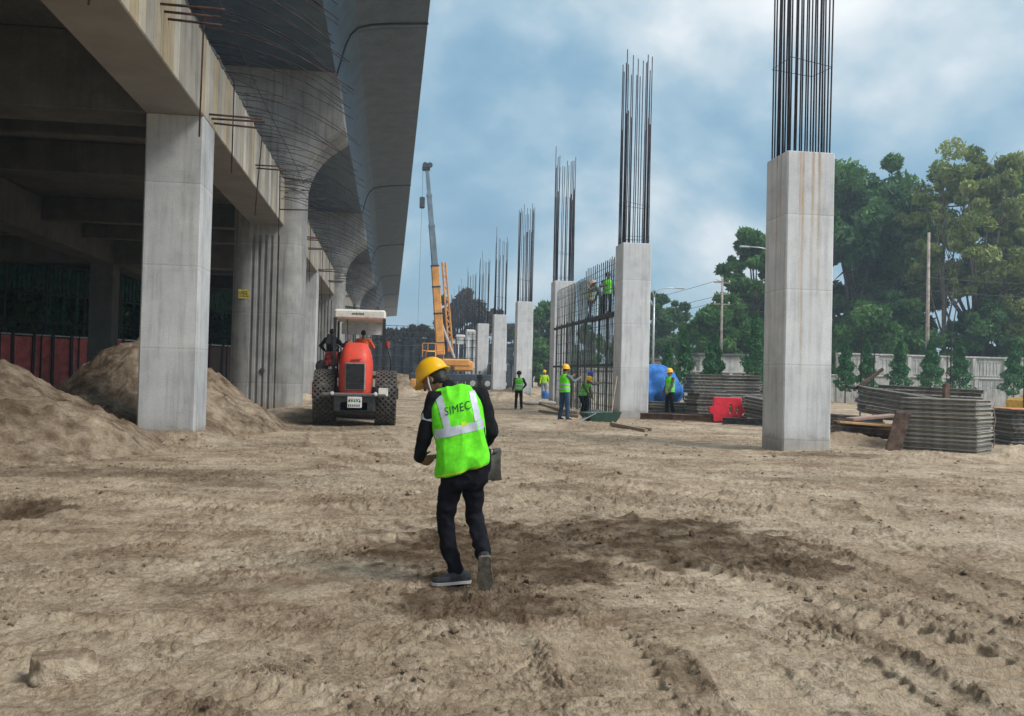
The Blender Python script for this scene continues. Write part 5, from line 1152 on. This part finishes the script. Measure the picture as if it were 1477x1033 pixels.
    # vest
    vr = [(P(0.522, 6.30, .825), V3(0.183, 0, .055), V3(0, .145, 0)), (P(0.521, 6.30, .86), V3(0.183, 0, .052), V3(0, .146, 0)), (P(0.509, 6.31, 1.02), V3(0.174, 0, .042), V3(0, .138, 0)), (P(0.486, 6.335, 1.17), V3(0.174, 0, .036), V3(0, .133, .0)), (P(0.466, 6.36, 1.28), V3(0.171, 0, .030), V3(0, .118, 0)), (P(0.456, 6.38, 1.345), V3(0.150, 0, .024), V3(0, .096, 0)), (P(0.448, 6.39, 1.385), V3(0.114, 0, .018), V3(0, .074, 0)), (P(0.440, 6.398, 1.405), V3(0.068, 0, .012), V3(0, .055, 0))]
    vest = vox('vest', [('loft', vr, 44, 2.7)], M_VEST, root, .0075, 3, .014, 7.5, (1.2, 1.2, .5))
    bvh = BVHTree.FromObject(vest, bpy.context.evaluated_depsgraph_get())
    # strips laid on the back in torso coordinates (ax = sideways, az = up the back)
    ax = V3(.978, 0, .20).normalized(); az = V3(-.13, .14, .98).normalized(); oc = P(.496, 6.0, 1.15)
    def strip(a0, z0, a1, z1, wd, name='reflective_stripe', n=26, mat=M_STRIPE, offs=.0035, perp=None):
        pts = []; fs = []; dd = V3(a1-a0, 0, z1-z0); L = dd.length; dx, dz = (a1-a0)/L, (z1-z0)/L; pxx, pz = -dz, dx
        for i in range(n+1):
            for j in range(5):
                k = (j/4-.5)*wd; a = a0+(a1-a0)*i/n+pxx*k; z = z0+(z1-z0)*i/n+pz*k; pts.append(oc+ax*a+az*z)
        for i in range(n):
            for j in range(4): fs.append((i*5+j, (i+1)*5+j, (i+1)*5+j+1, i*5+j+1))
        return project_patch(bvh, pts, fs, V3(0, 1, 0), offs, name, mat, vest)
    strip(-.24, -.045, .24, -.030, .062)
    strip(-.128, .215, -.095, -.012, .048); strip(.108, .212, .122, .002, .048)
    fr = V3(0, 12.6, 0)
    # the band and the shoulder strips run on over the front
    def strip_f(a0, z0, a1, z1, wd):
        pts = []; fs = []; n = 26; L = math.hypot(a1-a0, z1-z0); dx, dz = (a1-a0)/L, (z1-z0)/L
        for i in range(n+1):
            for j in range(5):
                k = (j/4-.5)*wd; pts.append(oc+V3(0, .7, 0)+ax*(a0+(a1-a0)*i/n-dz*k)+az*(z0+(z1-z0)*i/n+dx*k))
        for i in range(n):
            for j in range(4): fs.append((i*5+j, i*5+j+1, (i+1)*5+j+1, (i+1)*5+j))
        project_patch(bvh, pts, fs, V3(0, -1, 0), .0035, 'reflective_stripe', M_STRIPE, vest)
    strip_f(-.24, -.14, .24, -.125, .062); strip_f(-.128, .12, -.095, -.1, .048); strip_f(.108, .12, .122, -.1, .048)
    strip(-.22, -.335, .205, -.318, .012, 'hem_edge', 26, cloth('yellow_trim', (.55, .75, .04)), .003)
    sq = strip(.0, -.005, .040, .0, .032, 'yellow_mark', 6, cloth('yellow_patch', (.55, .85, .05)), .0045)
    # writing on the back
    cu = bpy.data.curves.new('writing', 'FONT'); cu.body = 'SIMEC'; cu.size = .092; cu.align_x = 'CENTER'; cu.align_y = 'CENTER'; cu.space_character = 1.14; cu.offset = -.0001
    t_ = bpy.data.objects.new('tmp', cu); COL.objects.link(t_); me = bpy.data.meshes.new_from_object(t_.evaluated_get(bpy.context.evaluated_depsgraph_get())); bpy.data.objects.remove(t_)
    bm = bmesh.new(); bm.from_mesh(me); bmesh.ops.triangulate(bm, faces=bm.faces)
    for _ in range(2): bmesh.ops.subdivide_edges(bm, edges=[e for e in bm.edges if e.calc_length() > .012], cuts=1)
    bmesh.ops.triangulate(bm, faces=bm.faces)
    for v in bm.verts:
        p = oc+ax*(-.010+v.co.x*.68)+az*(.108+.07*v.co.x+v.co.y*.9); h, n_, i_, d_ = bvh.ray_cast(p, V3(0, 1, 0), .8); v.co = (h+n_*.004) if h else p
    bm.to_mesh(me); bm.free(); me.name = 'vest_writing'; link('vest_writing', me, pm('dark_green_print', (0.012, 0.055, 0.03), .8), vest)
    # shoes
    shoe('shoe', anL+V3(.01, 0, .0), P(.325, 6.25, .022), P(.600, 6.335, .020), (0, 0, 1), M_SHOE, M_SOLEW, root, .047)
    shoe('shoe', anR+V3(0, -.005, -.02), P(.686, 6.115, .018), P(.664, 6.00, .268), (0, 1, .35), M_SHOE, M_SOLE, root, .050)
    # the hoe he carries (a thing of its own)
    hoe = empty('hoe', (.70, 6.60, .93), 'steel bladed hoe with a wooden handle carried in front of the worker in the foreground', 'hoe')
    Q = lambda x, y, z: V3(x, y, z)-V3(.70, 6.60, .93)
    hA, hB = Q(.225, 6.455, .885), Q(.80, 6.60, .925)
    MB().tube([hA, hA.lerp(hB, .5), hB], [.016, .0155, .017], 10).build('handle', M_PLANK, hoe, sm=True)
    dn = V3(0.0, -.05, -1).normalized(); wd = V3(.90, -.42, 0).normalized(); nrm = dn.cross(wd).normalized(); top_ = hB+V3(-.02, 0, .02); rows = []
    for s_ in (.0, .003):
        for i in range(9):
            t = i/8; cy = .030*math.sin(t*2.6); row = []
            for j in range(9):
                k = j/8*2-1; hwd = .060+.016*t; row.append(top_+dn*(.235*t-.012*k*k*(1 if t > .9 else 0))+wd*k*hwd+nrm*(cy+s_+.010*k*k))
            rows.append(row)
    b = MB(); n9 = 9
    vs = [p for r2 in rows for p in r2]; fs = []
    for l in range(2):
        for i in range(8):
            for j in range(8): a = l*81+i*9+j; fs.append((a, a+1, a+10, a+9))
    for i in range(8):
        for e0, e1 in ((i, i+1), (72+i, 73+i), (i*9, i*9+9), (i*9+8, i*9+17)): fs.append((e0, e1, e1+81, e0+81))
    b.add(vs, fs).build('blade', pm('worn_blade_steel', (0.36, 0.35, 0.32), .5, .5, .25, 9), hoe, sm=True, autosm=30)
    MB().lathe([(.024, -.03), (.028, 0), (.024, .03)], hB, (hB-hA).normalized(), 14).build('socket', M_DARKST, hoe)
main_worker()

# ---- the other people
def person(x, y, z, face, h, label, vest=None, shirt=None, trous=None, helm=None, armL=None, armR=None, lean=0.0, sit=False, headturn=0, nod=0.0, crouch=0.0, lungi=None, stripe=True):
    """arms: (elbow, wrist) offsets from the shoulder in (outward, forward, up), in metres for h = 1.7"""
    k = h/1.7; root = empty('person', (x, y, z), label, 'person')
    f = V3(math.sin(face), math.cos(face), 0); r_ = V3(math.cos(face), -math.sin(face), 0); U = V3(0, 0, 1)
    L = lambda a, b_, c: (r_*a+f*b_+U*c)*k
    hz_ = .90-crouch*.35
    pel = L(0, -crouch*.12, hz_) if not sit else L(0, 0, .48)
    bl = lean; T = lambda up_, side=0, fwd=0: pel+(r_*side+f*(fwd*math.cos(bl)+up_*math.sin(bl))+U*(up_*math.cos(bl)-fwd*math.sin(bl)))*k
    neckb = T(.54); head = T(.68, 0, .03+nod*.05); hfd = (f*math.cos(headturn)+r_*math.sin(headturn)-U*nod).normalized(); hu = (U*(math.cos(bl*.6))+f*math.sin(bl*.6)+f*nod*.5).normalized()
    shl, shr = T(.47, -.185), T(.47, .185)
    def arm(sp_, s_, a):
        a = a or ((.05, .02, -.27), (.08, .10, -.50)); e, w_ = a
        return sp_+(r_*e[0]*s_+f*e[1]+U*e[2])*k, sp_+(r_*w_[0]*s_+f*w_[1]+U*w_[2])*k
    eL, wL = arm(shl, -1, armL); eR, wR = arm(shr, 1, armR)
    if sit:
        hips = [(pel+L(s_*.09, 0, 0)) for s_ in (-1, 1)]; kn = [pel+L(s_*.13, .40, .03) for s_ in (-1, 1)]; an = [pel+L(s_*.13, .42, -.38) for s_ in (-1, 1)]
    else:
        hips = [pel+L(s_*.09, 0, -.03) for s_ in (-1, 1)]; an = [L(s_*.12, -.02+.06*s_, .08) for s_ in (-1, 1)]; kn = [hips[i].lerp(an[i], .5)+L(0, .03+.28*crouch, 0) for i in (0, 1)]
    sh = []; u, ff, rr = head_shapes(sh, head, hfd, hu, k)
    sh += [('cap', neckb-U*.02, .055*k, head-u*.06*k, .05*k, 10), ('loft', [(pel, r_*.14*k, f*.09*k), (T(.22), r_*.125*k, f*.085*k), (T(.42), r_*.155*k, f*.09*k), (T(.5), r_*.12*k, f*.07*k)], 16)]
    for s_, e, w_ in ((shl, eL, wL), (shr, eR, wR)): sh += [('cap', T(.46), .05*k, s_, .045*k, 10), ('cap', s_, .045*k, e, .036*k, 10), ('cap', e, .036*k, w_, .026*k, 10)]
    for s_, (e, w_) in ((-1, (eL, wL)), (1, (eR, wR))): add_hand(sh, w_, (w_-e), -r_*s_+f*.2, f+U*.3, 1.05*k, .8)
    for i in (0, 1): sh += [('cap', hips[i], .075*k, kn[i], .05*k, 10), ('cap', kn[i], .05*k, an[i], .035*k, 10)]
    vox('body', sh, M_SKIN, root, .013, 1)
    vox('hair', [('ell', head+u*.02*k-ff*.018*k, (rr*.078*k, ff*.088*k, u*.088*k))], M_HAIR, root, .015, 1)
    sm_ = shirt or M_BLK
    vox('shirt', [('loft', [(pel-U*.02, r_*.165*k, f*.115*k), (T(.22), r_*.155*k, f*.11*k), (T(.42), r_*.175*k, f*.115*k), (T(.51), r_*.11*k, f*.07*k)], 18)]+[q for s_, e, w_ in ((shl, eL, wL), (shr, eR, wR)) for q in (('cap', T(.46), .065*k, s_, .06*k, 10), ('cap', s_, .06*k, e, .05*k, 10), ('cap', e, .05*k, e.lerp(w_, .85), .040*k, 10))], sm_, root, .017, 1, .006, 12)
    tm = trous or M_BLK
    tr = [('loft', [(pel+U*.06*k, r_*.16*k, f*.115*k), (pel-U*.06*k, r_*.17*k, f*.12*k)], 16)]
    for i in (0, 1): tr += [('cap', hips[i]-U*.01, .09*k, kn[i], .068*k, 10), ('cap', kn[i], .068*k, an[i]+U*.02, .060*k, 10)]
    vox('trousers', tr, tm, root, .017, 1, .008, 10)
    if lungi:
        vox('waist_cloth', [('loft', [(pel+U*.10*k, r_*.17*k, f*.13*k), (pel-U*.1*k, r_*.2*k, f*.16*k), (pel-U*.34*k, r_*.2*k, f*.17*k)], 18)], lungi, root, .018, 1, .01, 9)
    if vest:
        vo = vox('vest', [('loft', [(pel-U*.03, r_*.19*k, f*.14*k), (T(.22), r_*.18*k, f*.135*k), (T(.42), r_*.195*k, f*.135*k), (T(.50), r_*.15*k, f*.095*k), (T(.53), r_*.08*k, f*.06*k)], 22, 2.5)], vest, root, .016, 1, .006, 9)
        if stripe:
            for zz, hw_, hd_2 in ((.08, .193, .143), (.22, .190, .144)):
                MB().rings(loft_rings([(T(zz-.025), r_*hw_*k, f*hd_2*k), (T(zz+.025), r_*hw_*k, f*hd_2*k)], 26, 2.5), caps=False).build('reflective_stripe', M_STRIPE, vo, sm=True)
    if helm: helmet(head+u*.006*k, u, ff, rr, 1.04*k, helm, root)
    for i in (0, 1):
        toe = an[i]+f*.17*k-U*.065*k; heel = an[i]-f*.07*k-U*.065*k; shoe('shoe', an[i], toe, heel, (0, 0, 1), M_SHOE, M_SOLE, root, .046, .014)
    return root
M_VEST2 = cloth('yellow_green_shirt', (0.42, 0.72, 0.03)); M_VESTD = cloth('green_vest_fabric', (0.13, 0.62, 0.06)); M_OLIVE = cloth('olive_shirt', (.10, .11, .06)); M_JEAN = cloth('blue_jeans', (.035, .075, .15)); M_PALEJ = cloth('pale_grey_trousers', (.22, .26, .30))
M_HBLUE = pm('blue_helmet_plastic', (.03, .09, .50), .35); M_ORSH = cloth('orange_shirt', (.75, .14, .05)); M_CHECK = cloth('red_checked_cloth', (.42, .07, .07), .9, .5); M_TAN = cloth('tan_vest_fabric', (.40, .36, .06)); M_GREYS = cloth('grey_shirt', (.16, .18, .20))
pi = math.pi
person(5.67, 39.1, gz(5.67, 39.1), pi+.3, 1.68, 'worker in dark clothes and lime vest standing alone facing the camera, bareheaded', M_VESTD, M_BLK, M_NAVY2, M_BLK, armL=((.13, .02, -.24), (.02, .12, -.42)), headturn=.2)
person(10.15, 58.3, .05, pi+.1, 1.80, 'far worker in yellow-green shirt between the third and fourth columns', None, M_VEST2, M_PALEJ, M_HELM, armL=((.1, 0, -.26), (.12, .1, -.48)))
person(5.72, 28.9, gz(5.72, 28.9), .5*pi-.45, 1.80, 'worker in blue jeans, lime vest and yellow helmet reaching to the rebar cage', M_VEST, M_GREYS, M_JEAN, M_HELM, armL=((.02, .22, -.12), (.0, .46, .02)), armR=((.04, .2, -.16), (.02, .42, -.05)))
person(7.55, 34.4, gz(7.5, 34.4), .5*pi+.9, 1.70, 'bent worker with yellow helmet and pale green vest at the foot of the rebar cage', M_VESTD, M_OLIVE, M_NAVY2, M_HELM, lean=.45, crouch=.35, nod=.3, armR=((.0, .15, -.22), (-.02, .30, -.42)))
person(7.95, 35.4, gz(7.9, 35.4), .5*pi+.3, 1.70, 'worker in blue helmet standing half hidden beside the bent one at the cage', M_VEST2, M_GREYS, M_NAVY, M_HBLUE, armR=((.02, .2, -.15), (.0, .42, -.1)), lean=.12)
person(10.72, 33.2, .06, -.5*pi-.3, 1.80, 'worker in olive sleeves, lime vest and yellow helmet before the blue tarpaulin', M_VEST, M_OLIVE, M_NAVY2, M_HELM, armL=((.04, .08, -.27), (.02, .22, -.48)))
person(8.62, 38.2, 4.0, .5*pi+.5, 1.66, 'leftmost man on the cage platform, yellow helmet and tan vest', M_TAN, M_OLIVE, M_NAVY, M_HELM, armR=((.05, .22, -.1), (.0, .4, .0)), nod=.2)
person(8.66, 36.2, 4.0, -.5*pi+.4, 1.62, 'middle man leaning on the cage platform in grey shirt and pale helmet', None, M_GREYS, M_NAVY, pm('pale_helmet_plastic', (.62, .50, .48), .4), lean=.5, nod=.2, armL=((.0, .25, -.15), (.0, .45, -.25)))
person(8.66, 35.2, 4.0, pi+.2, 1.74, 'rightmost man on the cage platform in lime vest and black helmet against the second column', M_VEST, M_GREYS, M_NAVY, M_BLACK, armR=((.1, .1, -.22), (-.05, .3, -.2)))
person(8.0, 80, .0, pi+.6, 1.75, 'tiny far person in dark clothes standing left of the farther columns', None, M_BLK, M_BLK, M_BLACK)

# ------------------------------------------------------------------ soil compactor (roller) seen from behind
ro = empty('road_roller', (-.97, 24.6, 0), 'orange soil compactor with big diamond tread tyres and cream canopy seen from behind', 'road roller')
def superbox(c, dims, prof, n=40, p=4):
    """body of rounded rectangular sections stacked upwards: prof = (z, half width, y rear, y front)"""
    return [[(c[0]+hw*(abs(math.cos(t))**(2/p))*(1 if math.cos(t) >= 0 else -1), (y0+y1)/2+(y1-y0)/2*(abs(math.sin(t))**(2/p))*(1 if math.sin(t) >= 0 else -1), z) for t in [2*math.pi*i/n for i in range(n)]] for z, hw, y0, y1 in prof]
MB().rings(superbox((0, 0), 0, [(.88, .44, .02, 1.7), (.95, .46, .0, 1.72), (1.3, .47, .0, 1.75), (1.75, .46, .02, 1.75), (1.95, .43, .08, 1.7), (2.1, .385, .18, 1.65), (2.2, .335, .30, 1.6), (2.28, .30, .40, 1.6), (2.30, .24, .46, 1.5)])).build('engine_hood', M_ORANGE, ro, sm=True, autosm=50)
gr = MB(); gr.cbox((.01, -.012, 1.36), (.56, .05, .76), .02); go_ = gr.build('grille_frame', pm('dull_grey_trim', (.30, .27, .26), .6), ro)
g2 = MB(); g2.box((.01, -.042, 1.36), (.49, .02, .69))
for i in range(12): g2.box((.01, -.055, 1.05+i*.056), (.47, .015, .012), Matrix.Rotation(.5, 3, 'X'))
g2.build('grille', M_BLACK, go_)
mk_ = MB()
for i in range(6): mk_.box((-.09+i*.045, -.012+.02, 1.81+.004*i), (.03, .03, .035))
mk_.build('hood_writing', pm('dark_red_print', (.22, .03, .03), .6), ro)
MB().cbox((0, .35, .62), (1.15, .9, .50), .05).build('rear_frame', M_BLACK, ro)
MB().cbox((0, 1.2, .55), (.8, 2.6, .3), .04).build('chassis', M_BLACK, ro)
MB().cbox((0, .0, .86), (1.75, .30, .10), .03).build('bumper', pm('dusty_dark_paint', (.13, .125, .12), .8), ro)
for s_ in (-1, 1):
    MB().cbox((s_*.86, .75, 1.08), (.34, .9, .18), .05).build('fender', pm('dusty_dark_paint', (.13, .125, .12), .8), ro)
    MB().lathe([(0, 0), (.045, 0), (.05, .04), (.0, .05)], (s_*.58, -.17, .90), (0, -1, 0), 12).build('tail_lamp', M_WHITE, ro)
pl = MB().cbox((.02, -.19, .66), (.39, .02, .30), .01).build('licence_plate', M_WHITE, ro)
pm1, pm2 = MB(), MB()
for i in range(6): pm1.box((-.13+i*.055, -.204, .575), (.028, .006, .06)); 
for i in range(5):
    (pm2 if i in (1, 2, 3) else pm1).box((-.12+i*.07, -.204, .70+.02*math.sin(i*3)), (.045, .006, .05), Matrix.Rotation(.5*math.sin(i*5), 3, 'Y')); pm1.box((-.11+i*.062, -.204, .745), (.04, .006, .012))
pm1.build('plate_writing', M_BLACK, pl); pm2.build('plate_writing', pm('green_print', (.03, .22, .07), .7), pl)
MB().cbox((.78, -.12, .95), (.26, .03, .22), .01).build('side_sign', M_BEIGE, ro)
# tyres with lugs in a diamond pattern
def tyre(sx):
    Rr, Wd = .77, .60; c = V3(sx*.85, 1.0, .76)
    pf = [(.36, -.24), (.50, -.28), (.64, -.30), (.71, -.285), (.745, -.24), (.757, -.12), (.76, 0), (.757, .12), (.745, .24), (.71, .285), (.64, .30), (.50, .28), (.36, .24)]
    t = MB().lathe(pf, c, (1, 0, 0), 48).build('tyre', M_RUBBER, ro, sm=True)
    b = MB(); nl = 30
    for fam in (-1, 1):
        for q in range(nl):
            a0 = 2*math.pi*q/nl; r2 = []
            for i in range(9):
                s2 = -1+i/4; x = s2*.285; a = a0+fam*s2*.40; rr = .757-.018*abs(s2)**3; hgt = .045
                ta = V3(0, -math.sin(a), math.cos(a)); ra = V3(0, math.cos(a), math.sin(a)); dr = (V3(.285, 0, 0)+ta*fam*.40*.76).normalized(); sd_ = ra.cross(dr).normalized()*.022
                p = c+V3(x, 0, 0)+ra*(rr-.01); r2.append([p-sd_, p+sd_, p+sd_*.75+ra*hgt, p-sd_*.75+ra*hgt])
            b.rings(r2)
    b.build('tread', pm('tread_rubber', (0.10, 0.092, 0.08), .85, 0, .3, 9), t)
    MB().lathe([(0, -.1), (.30, -.12), (.36, -.24), (.37, -.24), (.37, .24), (.36, .24), (.30, .12), (0, .1)], c, (1, 0, 0), 28).build('rim', M_ORANGE, t, sm=True, autosm=30)
for s_ in (-1, 1): tyre(s_)
MB().lathe([(0, -1.05), (.74, -1.05), (.76, -1.02), (.76, 1.02), (.74, 1.05), (0, 1.05)], (0, 4.35, .76), (1, 0, 0), 56).build('drum', pm('drum_steel', (.30, .27, .24), .5, .5), ro, sm=True, autosm=30)
fr_ = MB()
for s_ in (-1, 1): fr_.cbox((s_*1.16, 4.0, .85), (.12, 2.2, .36), .03)
fr_.cbox((0, 3.2, .85), (2.3, .25, .36), .03); fr_.cbox((0, 5.25, .85), (2.3, .2, .3), .03); fr_.build('drum_frame', M_BLACK, ro)
# canopy
cp = MB().cbox((.06, 1.95, 3.13), (1.46, 1.9, .27), .05).build('canopy', M_BEIGE, ro)
wr_ = MB(); x = -.16
for wdt in (.025, .03, .015, .035, .02, .03, .035, .02, .03): wr_.box((x+wdt/2, .993, 3.14+.004*math.sin(x*90)), (wdt*.8, .006, .055)); x += wdt+.012
wr_.build('canopy_writing', M_BLACK, cp)
for s_ in (-1, 1):
    MB().box((.06+s_*.69, 1.08, 2.2), (.085, .085, 1.62)).build('canopy_post', M_BLACK, ro); MB().box((.06+s_*.69, 2.75, 2.2), (.07, .07, 1.62)).build('canopy_post', M_BLACK, ro)
MB().cbox((.10, 2.78, 2.80), (1.28, .03, .36), .01).build('sun_visor', pm('pale_visor', (.62, .68, .70), .4), ro)
MB().box((-.30, 1.5, 2.75), (.02, .9, .02), Matrix.Rotation(-.8, 3, 'X')).build('brace', M_BLACK, ro)
MB().tube([(-.72, 1.1, 2.2), (-.55, 1.1, 2.24), (-.45, 1.1, 2.15), (-.45, 1.1, 1.75)], .025, 8).build('handrail', M_BLACK, ro, sm=True)
MB().tube([(.85, 1.1, 2.25), (.98, 1.15, 1.8), (.95, 1.2, 1.3)], .025, 8).build('handrail', M_BLACK, ro, sm=True)
MB().cbox((0, 2.4, 1.35), (1.5, 1.2, .10), .02).build('platform', M_BLACK, ro)
MB().cbox((0.1, 1.95, 1.78), (.5, .12, .55), .04).build('seat', M_BLACK, ro); MB().cbox((0.1, 2.2, 1.52), (.5, .5, .14), .04).build('seat', M_BLACK, ro)
MB().lathe([(.0, 0), (.06, .0), (.07, .16), (0, .18)], (.86, 1.2, 2.2), (0, 0, 1), 12).build('signal_lamp', pm('red_lamp_glass', (.5, .05, .03), .3), ro)
MB().cbox((-.75, 1.15, 2.38), (.26, .1, .30), .03, Matrix.Rotation(.3, 3, 'Y')).build('work_lamp', M_BLACK, ro)
MB().lathe([(.10, -.03), (.17, -.03), (.19, 0), (.17, .03), (.10, .03)], (-.98, 1.3, 1.62), (0, 1, 0), 20).build('coiled_hose', M_BLACK, ro, sm=True)
for s_ in (-1,): MB().cbox((-1.16, 1.1, .95), (.1, .6, .5), .03).build('side_step', M_RED, ro)
person(-.83, 26.6, 1.50, 0.15, 1.65, 'roller driver in orange shirt and dark scarf seated beneath the cream canopy', None, M_ORSH, M_BLK, None, sit=True, armR=((.1, .18, -.2), (.05, .4, -.15)))
person(-1.70, 25.9, 1.50, .4, 1.62, 'man in dark shirt and red checked cloth riding on the left of the roller', None, M_BLK, M_BLK, None, sit=True, lungi=M_CHECK, armR=((.12, .12, -.2), (.25, .2, -.05)), armL=((.18, .0, -.2), (.1, .15, -.35)))
#@@TAIL
